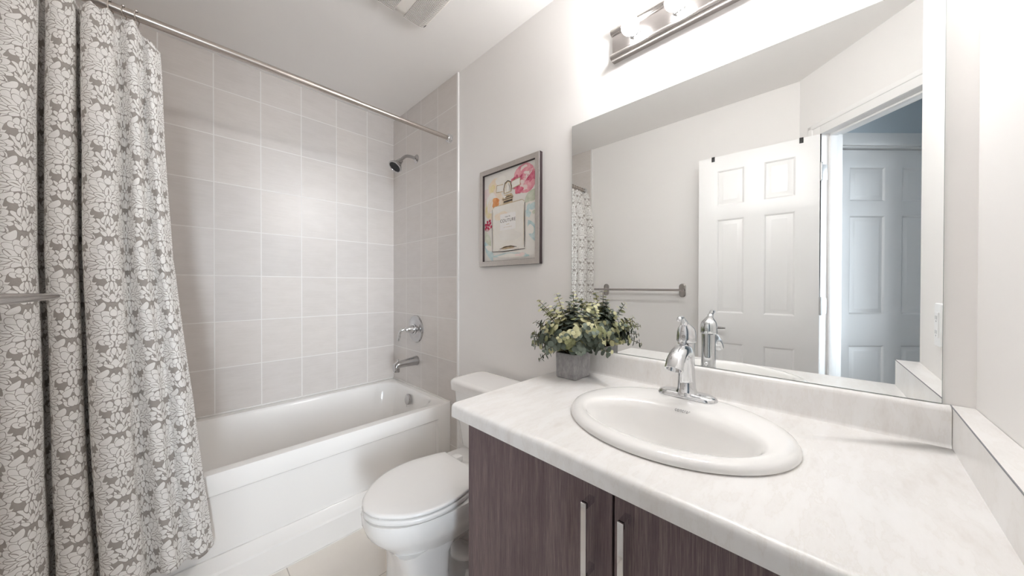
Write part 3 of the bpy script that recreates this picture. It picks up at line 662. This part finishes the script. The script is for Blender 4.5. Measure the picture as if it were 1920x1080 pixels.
loft(b, rings, False, False)
und = [el(bx+.014, sy, .021, .021, CZ-.138), el(bx+.014, sy, .035, .045, CZ-.148), el(bx+.006, sy, .105, .158, CZ-.105), el(bx, sy, .134, .196, CZ-.02), el(sx, sy, .182, .212, CZ+.0004), el(sx, sy, SA-.004, SB-.004, CZ+.0004)]
loft(b, und, False, False)
obj('basin', b, M['porcelain'], sk, ang=60)
b = NB(); lathe(b, (bx+.014, sy, CZ-.139), (0, 0, 1), [(-.01, .0205), (.002, .0215), (.003, .019), (.001, .015), (.004, .013), (.006, .009), (.006, 0)], 28); tag(obj('sink_drain', b, M['chrome'], sk), 'chrome drain stopper')
b = text_mesh('contrac', .0155, 1.0, 1.2)
line_ = [Vector((-.201, .019)), Vector((-.217, .016)), Vector((-.2295, .009)), Vector((-.237, -.005)), Vector((-.248, -.045))]
def on_slope(d):
    for a_, c_ in zip(line_, line_[1:]):
        L_ = (c_-a_).length
        if d <= L_ or c_ is line_[-1]:
            t_ = (c_-a_)/L_; return a_+t_*d+Vector((t_.y, -t_.x))*.0010
        d -= L_
for v_ in b.verts:
    q = on_slope(.0285-v_.co.y); v_.co = Vector((q.x, .277-v_.co.x*.66, CZ+q.y))
tag(obj('brand_lettering', b, M['mark'], sk, smooth=False), 'small grey printed word on the sink rim')
# faucet
FX, FY, FZ = -.125, .297, CZ+.0205
fc = empty('faucet', (FX, FY, FZ), 'single lever chrome faucet standing behind the sink bowl', 'faucet')
b = NB(); rg = []
for k, z in ((1.0, 0), (1.0, .004), (.94, .009), (.84, .0125), (.6, .0145), (.3, .016)):
    rg.append(rrect(FX-.031*k, FX+.031*k, FY-.079*k-.0*(1-k), FY+.079*k, .0309*k, FZ+z, 10))
loft(b, rg); obj('base_plate', b, M['chrome'], fc, ang=50)
b = NB(); rg = []
for z, rx, ry, ox in ((.008, .034, .034, 0), (.014, .028, .029, 0), (.025, .0235, .0245, 0), (.05, .022, .0225, 0), (.085, .022, .0215, -.001), (.115, .0225, .021, -.003), (.14, .023, .0215, -.004), (.152, .0235, .022, -.004), (.158, .0235, .0225, -.004)):
    rg.append(sellipse(FX+ox, FY, FZ+z, rx, ry, 2.2, 36))
loft(b, rg); obj('faucet_body', b, M['chrome'], fc, ang=50)
b = NB(); rg = []
path = [(-.008, .130, .020, .026), (-.028, .137, .0215, .024), (-.055, .138, .022, .0215), (-.080, .130, .0225, .021), (-.100, .116, .023, .020), (-.112, .098, .0235, .0195)]
for i, (dx, dz, ry, rt) in enumerate(path):
    a = path[max(0, i-1)]; c = path[min(len(path)-1, i+1)]; d = Vector((c[0]-a[0], 0, c[1]-a[1])).normalized()
    nrm = Vector((-d.z, 0, d.x)); cen = Vector((FX+dx, FY, FZ+dz))
    rg.append([cen+Vector((0, 1, 0))*ry*math.copysign(abs(math.cos(q))**.85, math.cos(q))+nrm*rt*math.sin(q) for q in [2*PI*k/28 for k in range(28)]])
lastc = Vector((FX-.112, FY, FZ+.098)); rg.append([lastc+(p-lastc)*.82+Vector((0, 0, .0)) for p in rg[-1]]); rg.append([lastc+(p-lastc)*.7+Vector((.006, 0, .02)) for p in rg[-2]])
loft(b, rg, True, True); obj('spout', b, M['chrome'], fc, ang=50)
b = NB(); rg = []
for z, r, ox in ((.160, .0255, -.004), (.164, .0268, -.004), (.190, .0255, -.004), (.200, .0225, -.006), (.208, .0165, -.010), (.215, .0105, -.016), (.221, .0082, -.024)):
    rg.append(sellipse(FX+ox, FY, FZ+z, r, r*.97, 2, 36))
loft(b, rg); 
tube(b, spline([(FX-.016, FY, FZ+.210), (FX-.030, FY, FZ+.222), (FX-.050, FY, FZ+.232), (FX-.066, FY, FZ+.232), (FX-.072, FY, FZ+.226)], 5), [.0095]*5+[.008]*6+[.0065]*6+[.006]*3+[.004], 14)
hl = obj('handle', b, M['chrome'], fc, ang=50)
b = NB(); lathe(b, (FX-.0295, FY, FZ+.178), (-1, 0, 0), [(0, .005), (.0016, .0045), (.002, 0)], 14); obj('index_button', b, M['dull_chrome'], hl)
b = NB(); tube(b, [(FX+.026, FY, FZ+.01), (FX+.026, FY, FZ+.055)], .003, 10); lathe(b, (FX+.026, FY, FZ+.053), (0, 0, 1), [(0, .004), (.004, .0065), (.010, .0065), (.012, .004)], 14); obj('lift_rod', b, M['chrome'], fc)

# ------------------------------------------------------------------ mirror
mr = empty('wall_mirror', (0, .30, .917), 'large frameless mirror on the wall above the backsplash', 'mirror')
b = NB(); box(b, -.0055, -.0005, -.178, .7785, .9168, 1.8445); obj('mirror_edge', b, M['glass_edge'], mr, smooth=False)
b = NB(); quad(b, [(-.0057, -.1773, .9175), (-.0057, .7778, .9175), (-.0057, .7778, 1.8438), (-.0057, -.1773, 1.8438)]); obj('mirror_face', b, M['mirror'], mr, smooth=False)

# ------------------------------------------------------------------ bar light over the mirror
LZ = 2.077
vl = empty('vanity_light', (0, .283, LZ), 'brushed nickel bar light with round lit bulbs over the mirror', 'wall light')
b = NB(); yl0, yl1 = -.022, .588
pr = [(0, 2.024), (-.014, 2.024), (-.020, 2.030), (-.022, 2.040), (-.022, 2.118), (-.018, 2.126), (0, 2.128)]
loft(b, [[Vector((x, y, z)) for x, z in pr] for y in (yl0, yl1)]); obj('back_plate', b, M['nickel_y'], vl, ang=25)
b = NB(); pr = [(-.018, 2.044), (-.026, 2.043), (-.032, 2.038), (-.034, 2.031), (-.032, 2.024), (-.026, 2.019), (-.018, 2.018), (0, 2.019), (0, 2.026), (-.018, 2.03)]
loft(b, [[Vector((x, y, z)) for x, z in pr] for y in (yl0-.004, yl1+.004)]); obj('lower_rail', b, M['nickel_y'], vl, ang=50)
b = NB(); pr2 = [(x, 2*LZ-z) for x, z in pr]; loft(b, [[Vector((x, y, z)) for x, z in pr2] for y in (yl0-.004, yl1+.004)]); obj('upper_rail', b, M['nickel_y'], vl, ang=50)
for y in (.500, .355, .211, .066):
    b = NB(); lathe(b, (-.021, y, LZ), (-1, 0, 0), [(0, .021), (.003, .021), (.005, .016), (.013, .0155), (.014, .012)], 24); so = obj('socket', b, M['chrome'], vl)
    b = NB(); lathe(b, (-.033, y, LZ), (-1, 0, 0), [(0, .012), (.006, .014)]+[(.034-.029*math.cos(a), .029*math.sin(a)) for a in [math.radians(d) for d in range(35, 181, 8)]], 28); tag(obj('bulb', b, M['bulb'], so), 'lit round bulb')

# ------------------------------------------------------------------ framed picture
art = empty('framed_picture', (0, 1.153, 1.53), 'framed watercolour of a perfume bottle and flowers on the wall', 'picture')
AY0, AY1, AZ0, AZ1, AX = .943, 1.364, 1.274, 1.787, -.022     # right side y, left side y
b = NB(); fw = .026
def fr_ring(d, x): return [Vector((x, AY1-d, AZ0+d)), Vector((x, AY0+d, AZ0+d)), Vector((x, AY0+d, AZ1-d)), Vector((x, AY1-d, AZ1-d))]
loft(b, [fr_ring(0, -.0006), fr_ring(0, AX+.001)], cap0=True, cap1=False, mi=1)
loft(b, [fr_ring(0, AX+.001), fr_ring(.001, AX), fr_ring(fw, AX)], cap0=False, cap1=False, mi=0)
loft(b, [fr_ring(fw, AX), fr_ring(fw+.001, AX+.001), fr_ring(fw+.001, AX+.014)], cap0=False, cap1=False, mi=1)
obj('frame', b, [M['silver_frame'], simple('dark_frame_side', (.035, .022, .024), .45, var=.1)], art, smooth=False)
def wc(name, a, c, sc=30):
    m, nt, N, L, p = nodes(name); setp(p, rough=.6, spec=.2); f = noise_n(N, L, sc, 5, .65)
    L.new(ramp(N, L, f, [(.32, a), (.68, c)]).outputs[0], p.inputs['Base Color']); return m
PM = [wc('print_paper', (.80, .775, .73), (.86, .845, .81), 9), wc('print_crimson', (.52, .05, .12), (.80, .30, .38)), wc('print_pink', (.72, .22, .30), (.86, .52, .55)), wc('print_peach', (.84, .70, .55), (.86, .80, .70), 22),
      wc('print_orange', (.62, .20, .06), (.80, .42, .20)), wc('print_yellow', (.78, .66, .32), (.85, .78, .58)), wc('print_sage', (.50, .55, .42), (.72, .74, .64)), wc('print_teal', (.42, .60, .62), (.72, .80, .80)), wc('print_berry', (.42, .02, .07), (.62, .10, .16)),
      wc('print_cream', (.83, .80, .74), (.87, .85, .81), 18), wc('print_label', (.87, .86, .845), (.90, .89, .88)), wc('print_ink', (.035, .03, .028), (.12, .10, .085)), wc('print_gold', (.40, .29, .17), (.72, .60, .42)), wc('print_blush', (.84, .66, .64), (.86, .78, .75), 20)]
b = NB(); py1, py0, pz0, pz1 = AY1-fw-.001, AY0+fw+.001, AZ0+fw+.001, AZ1-fw-.001
layer = [0]
def PP(a, c): return Vector((AX+.0125-.00002*layer[0], py1+(py0-py1)*min(max(a, .001), .999), pz0+(pz1-pz0)*min(max(c, .001), .999)))
ASP = (pz1-pz0)/(py1-py0)
def poly(pts, mi):
    layer[0] += 1
    f = b.faces.new([b.verts.new(PP(*p)) for p in pts]); f.material_index = mi
def blob(a, c, ra, rc, mi, jit=.12, n=22, rot=0):
    ph = random.random()*9; pts = []
    for k in range(n):
        t_ = 2*PI*k/n; r = 1+jit*(math.sin(2*t_+ph)+.6*math.sin(5*t_+ph*2)+.5*math.sin(3*t_-ph))*.6
        x, y = ra*r*math.cos(t_), rc*r*math.sin(t_)*ASP; pts.append((a+x*math.cos(rot)-y*math.sin(rot), c+(x*math.sin(rot)+y*math.cos(rot))/ASP))
    poly(pts, mi)
def leafp(a, c, ln, wd, deg, mi):
    r = math.radians(deg); pts = []
    for k in range(9): q = k/8; pts.append((q*ln, wd*math.sin(PI*q)**.8))
    pts += [(x, -y) for x, y in pts[-2:0:-1]]
    poly([(a+x*math.cos(r)-y*math.sin(r), c+(x*math.sin(r)+y*math.cos(r))/ASP) for x, y in pts], mi)
def line(pts, wd, mi):
    pts = [Vector((x, y*ASP)) for x, y in pts]; L_, R_ = [], []
    for i, p in enumerate(pts):
        d = (pts[min(i+1, len(pts)-1)]-pts[max(0, i-1)]).normalized(); nn = Vector((-d.y, d.x)); k = wd*(.6+.4*math.sin(PI*i/(len(pts)-1)) if len(pts) > 2 else 1)
        L_.append(p+nn*k); R_.append(p-nn*k)
    poly([(p.x, p.y/ASP) for p in L_+R_[::-1]], mi)
poly([(0, 0), (1, 0), (1, 1), (0, 1)], 0)
blob(.18, .66, .22, .20, 3); blob(.10, .74, .14, .14, 13, .2); blob(.24, .86, .16, .08, 3, .2); blob(.16, .83, .06, .05, 5, .3); blob(.10, .62, .09, .10, 5, .2); blob(.17, .66, .13, .12, 9, .15); blob(.34, .9, .10, .05, 9)
for k in range(7): line([(.04+.02*k, .52+.01*k), (.06+.022*k, .62+.012*k), (.12+.02*k, .72)], .006, (5, 3, 13)[k % 3])
blob(.24, .655, .075, .06, 4, .25); blob(.27, .67, .04, .035, 4, .3)
# rose
blob(.80, .84, .215, .150, 2, .10)
for k in range(22):
    t_ = k*2.4; rr_ = .03+.0075*k; blob(.80+rr_*math.cos(t_), .84+rr_*.62*math.sin(t_), .07, .030, (1, 1, 2, 13)[k % 4], .25, rot=t_+1.3)
blob(.63, .80, .06, .035, 1, .3); blob(.70, .73, .07, .035, 1, .3); blob(.60, .86, .045, .03, 1, .3); blob(.86, .93, .09, .03, 2, .3)
for k in range(6): line([(.72+.03*k, .76+.02*k), (.78+.028*k, .80+.018*k), (.80+.03*k, .87+.012*k)], .005, 13)
# leaves
leafp(.80, .585, .24, .060, 38, 6); leafp(.86, .52, .18, .045, 10, 7); leafp(.86, .40, .34, .075, -62, 7); leafp(.86, .60, .2, .05, 20, 6); leafp(.84, .50, .1, .03, 60, 7); blob(.96, .47, .03, .02, 6)
leafp(.02, .36, .30, .055, -66, 6); leafp(.0, .24, .36, .055, -58, 7); leafp(.10, .12, .14, .03, -40, 7); leafp(.02, .18, .2, .04, -20, 9)
blob(.86, .47, .05, .04, 7, .3); blob(.90, .30, .06, .05, 9)
for p in ((.03, .43), (.07, .46), (.10, .42), (.05, .40), (.13, .44), (.09, .385), (.15, .40), (.03, .385), (.12, .47), (.065, .43)): blob(p[0], p[1], .022, .017, 8, .2, 10)
line([(.16, .40), (.09, .36), (.03, .36)], .004, 8)
blob(.55, .05, .3, .03, 7, .3); blob(.55, .045, .22, .028, 9, .3); blob(.72, .05, .08, .02, 13, .3)
# bottle
poly([(.175, .105), (.80, .105), (.805, .54), (.80, .605), (.76, .625), (.22, .615), (.18, .59), (.172, .53)], 9)
blob(.52, .27, .22, .06, 0, .15); blob(.35, .50, .12, .05, 3, .2); blob(.66, .47, .09, .06, 9, .2)
line([(.175, .59), (.172, .40), (.178, .25), (.18, .108)], .006, 11); line([(.195, .56), (.197, .40), (.2, .14)], .003, 12)
line([(.805, .59), (.80, .45), (.803, .25), (.80, .12)], .008, 11); line([(.78, .57), (.783, .4), (.78, .15)], .003, 12)
line([(.17, .107), (.4, .098), (.6, .103), (.81, .108)], .006, 11); line([(.18, .595), (.22, .617), (.5, .622), (.76, .625), (.80, .60)], .005, 12)
poly([(.34, .13), (.42, .155), (.55, .158), (.65, .14), (.60, .13), (.45, .125)], 12); line([(.33, .13), (.45, .148), (.55, .15), (.66, .137)], .006, 11); line([(.30, .115), (.5, .125), (.7, .118)], .003, 12)
# collar, neck and faceted stopper
poly([(.40, .615), (.58, .62), (.585, .675), (.395, .67)], 12); poly([(.41, .635), (.58, .64), (.575, .66), (.41, .655)], 11); line([(.39, .672), (.59, .678)], .006, 11)
poly([(.37, .675), (.60, .682), (.56, .725), (.42, .72)], 12); blob(.43, .70, .03, .014, 9); line([(.44, .69), (.50, .70), (.56, .695)], .007, 11)
poly([(.26, .775), (.40, .765), (.40, .845), (.27, .85)], 9); poly([(.57, .77), (.72, .79), (.72, .865), (.57, .85)], 9)
for q in ([(.26, .775), (.40, .765)], [(.27, .85), (.40, .845)], [(.26, .775), (.27, .85)], [(.57, .77), (.72, .79)], [(.57, .85), (.72, .865)], [(.72, .79), (.72, .865)]): line(q, .005, 12)
poly([(.41, .735), (.56, .74), (.57, .80), (.545, .855), (.49, .872), (.43, .85), (.405, .79)], 12); poly([(.43, .745), (.54, .75), (.545, .80), (.525, .84), (.49, .852), (.45, .835), (.43, .79)], 9)
line([(.42, .74), (.412, .79), (.435, .85), (.49, .87), (.545, .85), (.56, .80), (.55, .745)], .007, 11); line([(.46, .745), (.455, .80), (.48, .84)], .004, 12); line([(.52, .75), (.525, .80), (.505, .84)], .005, 11)
poly([(.34, .335), (.64, .335), (.64, .515), (.34, .515)], 10)
for txt, sz, ca, cc, mi in (('HAUTE', .0105, .49, .478, 11), ('COUTURE', .0225, .49, .437, 11)):
    layer[0] += 1; tm = text_mesh(txt, sz, 1.0, 1.08); cpt = PP(ca, cc)
    for v_ in tm.verts: v_.co = Vector((cpt.x, cpt.y-v_.co.x, cpt.z+v_.co.y))
    merge(b, tm, mi)
line([(.46, .395), (.52, .395)], .003, 12); line([(.41, .365), (.57, .365)], .0018, 12)
pr_o = obj('print', b, PM, art, smooth=False)
pr_o.data.update()

# ------------------------------------------------------------------ toilet
tl = empty('toilet', (-.40, 1.107, 0), 'white toilet with closed lid between the bathtub and the vanity', 'toilet')
ty = 1.107
b = NB()
def sec(z, xf, xb, hw, e=2.3, n=48):
    """egg section: front round, back squarer"""
    out = []; L_ = xb-xf; cx = xf+L_*.52
    for k in range(n):
        t_ = 2*PI*k/n; c, s_ = math.cos(t_), math.sin(t_); ee = e if c < 0 else e+1.2
        a = (cx-xf) if c < 0 else (xb-cx)
        out.append(Vector((cx+a*math.copysign(abs(c)**(2/ee), c), ty+hw*math.copysign(abs(s_)**(2/ee), s_), z)))
    return out
def ped(z, xf, xm, hf, hr, xb=-.15):
    half = [(xf, 0), (xf, hf*.35), (xf+.004, hf*.68), (xf+.016, hf*.9), (xf+.04, hf), (xm-.05, hf*1.02), (xm-.012, hf*1.0), (xm, hf*.94), (xm+.012, hr+(hf-hr)*.55), (xm+.04, hr+(hf-hr)*.15), (xm+.09, hr), (xb-.02, hr), (xb, hr*.85), (xb, 0)]
    hp = []
    for a_, c_ in zip(half, half[1:]): hp += [a_, ((a_[0]+c_[0])/2, (a_[1]+c_[1])/2)]
    hp.append(half[-1])
    return [Vector((x, ty+y, z)) for x, y in hp]+[Vector((x, ty-y, z)) for x, y in hp[-2:0:-1]]
loft(b, [ped(.0015, -.655, -.455, .108, .075), ped(.02, -.655, -.455, .108, .075), ped(.035, -.645, -.46, .101, .062), ped(.10, -.634, -.465, .096, .055), ped(.18, -.634, -.46, .098, .058), ped(.25, -.655, -.42, .112, .08)])
rings = [sec(.19, -.625, -.19, .085, 3.0), sec(.225, -.645, -.18, .110, 2.8), sec(.262, -.672, -.17, .135, 2.5), sec(.295, -.705, -.15, .158, 2.35), sec(.322, -.726, -.13, .172, 2.3), sec(.35, -.735, -.11, .178, 2.3), sec(.375, -.737, -.10, .179, 2.3), sec(.384, -.734, -.10, .177, 2.3), sec(.386, -.70, -.12, .15, 2.3)]
loft(b, rings)
# rear deck under the tank and trapway recess
loft(b, [rrect(-.27, -.03, ty-.15, ty+.15, .05, z) for z in (.30, .384)]); 
obj('bowl', b, M['porcelain'], tl, ang=60)
b = NB()
for s_ in (-1, 1):
    tube(b, spline([(-.44, ty+s_*.04, .19), (-.40, ty+s_*.052, .13), (-.34, ty+s_*.056, .09), (-.27, ty+s_*.052, .13), (-.22, ty+s_*.045, .21)], 5), [.03]+[.036]*19+[.03], 14)
obj('trapway', b, M['porcelain'], tl)
for yy in (ty-.085, ty+.085):
    b = NB(); box(b, -.42, -.30, yy-.03, yy+.026, .001, .016, .006); obj('foot', b, M['porcelain'], tl)
    b = NB(); lathe(b, (-.365, yy, .014), (0, 0, 1), [(0, .014), (.012, .0135), (.022, .010), (.026, .004), (.0265, 0)], 18); obj('bolt_cap', b, M['seat_plastic'], tl)
b = NB()
def tank(z, xf, xb, hw): return rrect(xf, xb, ty-hw, ty+hw, .035, z, 8)
loft(b, [tank(.383, -.195, -.045, .175), tank(.40, -.205, -.04, .19), tank(.60, -.228, -.036, .210), tank(.667, -.232, -.034, .214)]); obj('tank', b, M['porcelain'], tl, ang=50)
b = NB(); loft(b, [tank(.662, -.236, -.03, .222), tank(.667, -.244, -.026, .229), tank(.700, -.247, -.025, .2305), tank(.710, -.244, -.027, .228), tank(.7165, -.236, -.032, .221), tank(.7185, -.222, -.042, .208)]); obj('tank_lid', b, M['porcelain'], tl, ang=50)
b = NB(); lathe(b, (-.231, ty+.15, .60), (-1, 0, 0), [(0, .013), (.006, .013), (.012, .008), (.02, .008)], 16); tube(b, [(-.25, ty+.15, .60), (-.253, ty+.10, .596), (-.253, ty+.075, .592)], [.007, .006, .0075], 10); tag(obj('flush_lever', b, M['chrome'], tl), 'chrome flush lever')
def seat_out(z, d, tip=0):
    pts = [(-.328, .128), (-.36, .142), (-.42, .160), (-.487, .1725), (-.571, .167), (-.642, .138), (-.699, .088), (-.728, .045), (-.739, 0)]
    half = spline([(x, y, 0) for x, y in pts], 4); out = []
    for p in half: out.append(Vector((p.x, ty+p.y, z)))
    for p in half[-2::-1]: out.append(Vector((p.x, ty-p.y, z)))
    c = Vector((-.53, ty, z)); res = []
    for p in out:
        q = p-c; L_ = q.length; res.append(c+q*((L_-d)/L_))
    return res
b = NB(); loft(b, [seat_out(z, d) for z, d in ((.3865, .010), (.388, .004), (.392, .0005), (.402, 0), (.4055, .003), (.4065, .008))]); obj('seat', b, M['seat_plastic'], tl, ang=50)
b = NB(); loft(b, [seat_out(z, d) for z, d in ((.4095, .010), (.4105, .004), (.4135, .001), (.419, .001), (.4225, .004), (.4245, .012), (.4255, .05))]); obj('lid', b, M['seat_plastic'], tl, ang=50)
for ux, uy in ((-.70, .05), (-.70, -.05), (-.45, .12), (-.45, -.12)):
    b = NB(); box(b, ux-.012, ux+.012, ty+uy-.012, ty+uy+.012, .406, .410); obj('seat_bumper', b, M['seat_plastic'], tl)
for yy in (ty-.075, ty+.075):
    b = NB(); box(b, -.325, -.285, yy-.02, yy+.02, .386, .414, .005); obj('hinge_post', b, M['seat_plastic'], tl)
# ------------------------------------------------------------------ potted eucalyptus
PX0, PX1, PY0, PY1, PZ = -.172, -.066, .650, .739, CZ
pc = Vector(((PX0+PX1)/2, (PY0+PY1)/2, PZ))
pl = empty('potted_plant', pc, 'artificial eucalyptus in a square grey concrete pot on the worktop', 'plant')
b = NB()
def sq(z, d, r=.006): return rrect(PX0+d, PX1-d, PY0+d, PY1-d, r, z, 4)
loft(b, [sq(PZ+.0005, .004), sq(PZ+.003, .0015), sq(PZ+.09, 0), sq(PZ+.093, .0015), sq(PZ+.0935, .004, .004), sq(PZ+.092, .009, .004), sq(PZ+.06, .011, .004)]); obj('pot', b, M['concrete'], pl, ang=40)
b = NB(); rg = []
for k, z in ((1, .080), (.8, .086), (.5, .089), (.2, .088)):
    rg.append([Vector((pc.x+(p.x-pc.x)*k, pc.y+(p.y-pc.y)*k, PZ+z+random.uniform(-.002, .003))) for p in sq(0, .0105, .004)])
loft(b, rg); obj('moss', b, M['soil'], pl)
bl = NB(); bs = NB(); rnd = random.Random(11)
def leaf(bm, pos, nrm, up, r, mi):
    y = up; x = y.cross(nrm).normalized(); n = 10
    c = bm.verts.new(pos+nrm*r*.12+y*r*.9); ring = []
    for k in range(n):
        a = 2*PI*k/n; rr_ = r*(1+.05*rnd.uniform(-1, 1)); ring.append(bm.verts.new(pos+x*math.sin(a)*rr_*.95+y*(r*.9-math.cos(a)*rr_)-nrm*r*.10*abs(math.sin(a))+nrm*rnd.uniform(-.06, .06)*r))
    for k in range(n):
        f = bm.faces.new((c, ring[k], ring[(k+1) % n])); f.material_index = mi
def clampx(p):
    if p.x > -.016: p.x = -.016-(p.x+.016)*.15
    return p
stems = []
for k in range(58):
    a = k*2.39996+rnd.uniform(-.3, .3); el_ = math.radians(rnd.uniform(20, 86)) if k > 8 else math.radians(rnd.uniform(-4, 18))
    ln = rnd.uniform(.09, .16) if el_ < 1.0 else rnd.uniform(.12, .205)
    stems.append((ln, Vector((math.cos(a)*math.cos(el_), math.sin(a)*math.cos(el_)*1.05, math.sin(el_)))))
for (dy, dz, dx) in ((.13, .20, -.03), (.150, .045, -.04), (.135, .015, -.05), (.09, -.025, -.06), (.0, .225, 0), (-.09, .18, .0), (-.135, .10, -.02), (.10, .17, -.06), (.125, .10, -.05), (-.12, .05, -.03), (.05, .22, -.03)):
    d = Vector((dx, dy, dz)); stems.append((d.length, d.normalized()))
heart = Vector((pc.x, pc.y, PZ+.15))
for ln, d in stems:
    base = Vector((pc.x+d.x*.022, pc.y+d.y*.022, PZ+.086)); mid = base+d*ln*.5+Vector((0, 0, .030)); tip = base+d*ln+Vector((0, 0, .008+rnd.uniform(-.015, .01)))
    pts = [clampx(p) for p in spline([base, mid, tip], 7)]
    pts = [Vector((p.x, p.y, max(p.z, PZ+.03))) for p in pts]
    tube(bs, pts, [.0014]*(len(pts)-1)+[.0007], 5)
    main = rnd.choice([0, 0, 1, 1, 2, 2, 3])
    for i in range(4, len(pts)):
        q = i/(len(pts)-1)
        dr = (pts[i]-pts[i-1]).normalized(); sd, sv_ = frame_of(dr); a0 = i*1.57+rnd.uniform(-.5, .5)
        for s_ in range(2):
            an = a0+PI*s_; out = sd*math.cos(an)+sv_*math.sin(an)
            r = (.0128-.0055*max(0, (q-.6)/.4))*rnd.uniform(.82, 1.2)
            nn = (dr*.9+(pts[i]-heart).normalized()*.5+Vector((rnd.uniform(-.7, .4), rnd.uniform(-.7, .5), rnd.uniform(-.1, .6)))).normalized()
            grow = out-nn*out.dot(nn)
            if grow.length < .2: grow = sd-nn*sd.dot(nn)
            mi = main if rnd.random() < .6 else rnd.choice([0, 1, 1, 2, 2, 3])
            pos = pts[i]+out*.002
            if pos.x > -.030: nn = Vector((-1, rnd.uniform(-.4, .4), rnd.uniform(-.2, .6))).normalized(); pos.x = min(pos.x, -.018); grow = out-nn*out.dot(nn); grow = grow if grow.length > .2 else Vector((0, 0, 1))
            leaf(bl, pos, nn, grow.normalized(), r, mi)
for v_ in bl.verts:
    if v_.co.x > -.0075: v_.co.x = -.0075-rnd.random()*.003
    if v_.co.x > -.024 and v_.co.z < .9165: v_.co.x = -.024
    if v_.co.z < CZ+.006: v_.co.z = CZ+.006
for v_ in bs.verts:
    if v_.co.x > -.009: v_.co.x = -.009
    if v_.co.x > -.024 and v_.co.z < .9165: v_.co.x = -.024
obj('stems', bs, M['stem'], pl)
o = obj('foliage', bl, LEAF, pl, ang=80); tag(o, 'round grey green and pale yellow eucalyptus leaves')

# ------------------------------------------------------------------ ceiling fan grille
fx0, fx1, fy0, fy1 = -.612, -.322, 1.130, 1.424
fn = empty('ceiling_fan', ((fx0+fx1)/2, (fy0+fy1)/2, ZC), 'white square exhaust fan cover with slatted sides on the ceiling', 'exhaust fan')
b = NB(); xm = (fx0+fx1)/2
def fr2(d, z, r): return rrect(fx0+d, fx1-d, fy0+d, fy1-d, r, z, 8)
loft(b, [fr2(0, ZC-.0005, .03), fr2(.001, ZC-.006, .03), fr2(.012, ZC-.018, .032), fr2(.030, ZC-.028, .034), (fr2(.045, ZC-.032, .03))]); obj('fan_cover', b, M['fan_plastic'], fn, ang=50)
b = NB(); bd = NB()
for sgn in (-1, 1):
    # band profile from the middle gap outward, following the cover
    pf = [(.024, -.0322), (.100, -.0322), (.116, -.028), (.130, -.021), (.138, -.012)]
    def q(u, w_): return Vector((xm+sgn*u, 0, ZC+w_))
    for k in range(38):
        y = fy0+.020+k*(fy1-fy0-.040)/37
        cut = 1.0 if .04 < (y-fy0) < (fy1-fy0-.04) else .86
        pr_ = [q(u if i < 3 else pf[2][0]+(u-pf[2][0])*(cut*1.4-.4 if cut < 1 else 1), w_-.0022) for i, (u, w_) in enumerate(pf)]; top = [q(u if i < 3 else pf[2][0]+(u-pf[2][0])*(cut*1.4-.4 if cut < 1 else 1), w_+.001) for i, (u, w_) in enumerate(pf)]
        rg = [[p+Vector((0, y-.0013, 0)) for p in pr_+top[::-1]], [p+Vector((0, y+.0013, 0)) for p in pr_+top[::-1]]]; loft(b, rg)
    rg = [[q(u, w_-.0006)+Vector((0, y, 0)) for u, w_ in pf]+[q(u, w_+.0006)+Vector((0, y, 0)) for u, w_ in pf[::-1]] for y in (fy0+.018, fy1-.018)]; loft(bd, rg)
obj('slats', b, M['fan_plastic'], fn, smooth=False); tag(obj('vent_shade_sheet', bd, M['gap_shade'], fn, smooth=False), 'dark sheet painted as the shade behind the slats')  # dark sheet over the closed cover: painted shade, no real openings

# ------------------------------------------------------------------ outlet on the return wall
so = empty('wall_outlet', (-.318, YR, 1.065), 'white wall outlet plate on the short wall reflected in the mirror', 'outlet')
b = NB(); rg = [[Vector((p.x, YR+y, p.y)) for p in rrect(-.354+d, -.282-d, 1.005+d, 1.125-d, .006, 0, 4)] for y, d in ((.0005, 0), (.004, 0), (.006, .002))]; loft(b, rg); obj('cover_plate', b, M['switch_plastic'], so)
b = NB(); box(b, -.336, -.300, YR+.0055, YR+.008, 1.030, 1.100, .001, 1); ins = obj('socket_insert', b, M['switch_plastic'], so)
for z in (1.045, 1.085):
    b = NB(); box(b, -.328, -.325, YR+.0075, YR+.0083, z-.005, z+.005); box(b, -.313, -.310, YR+.0075, YR+.0083, z-.005, z+.005); box(b, -.321, -.316, YR+.0075, YR+.0083, z-.012, z-.008)
    tag(obj('plug_slots', b, M['slot'], ins, smooth=False), 'dark grey plug slots')
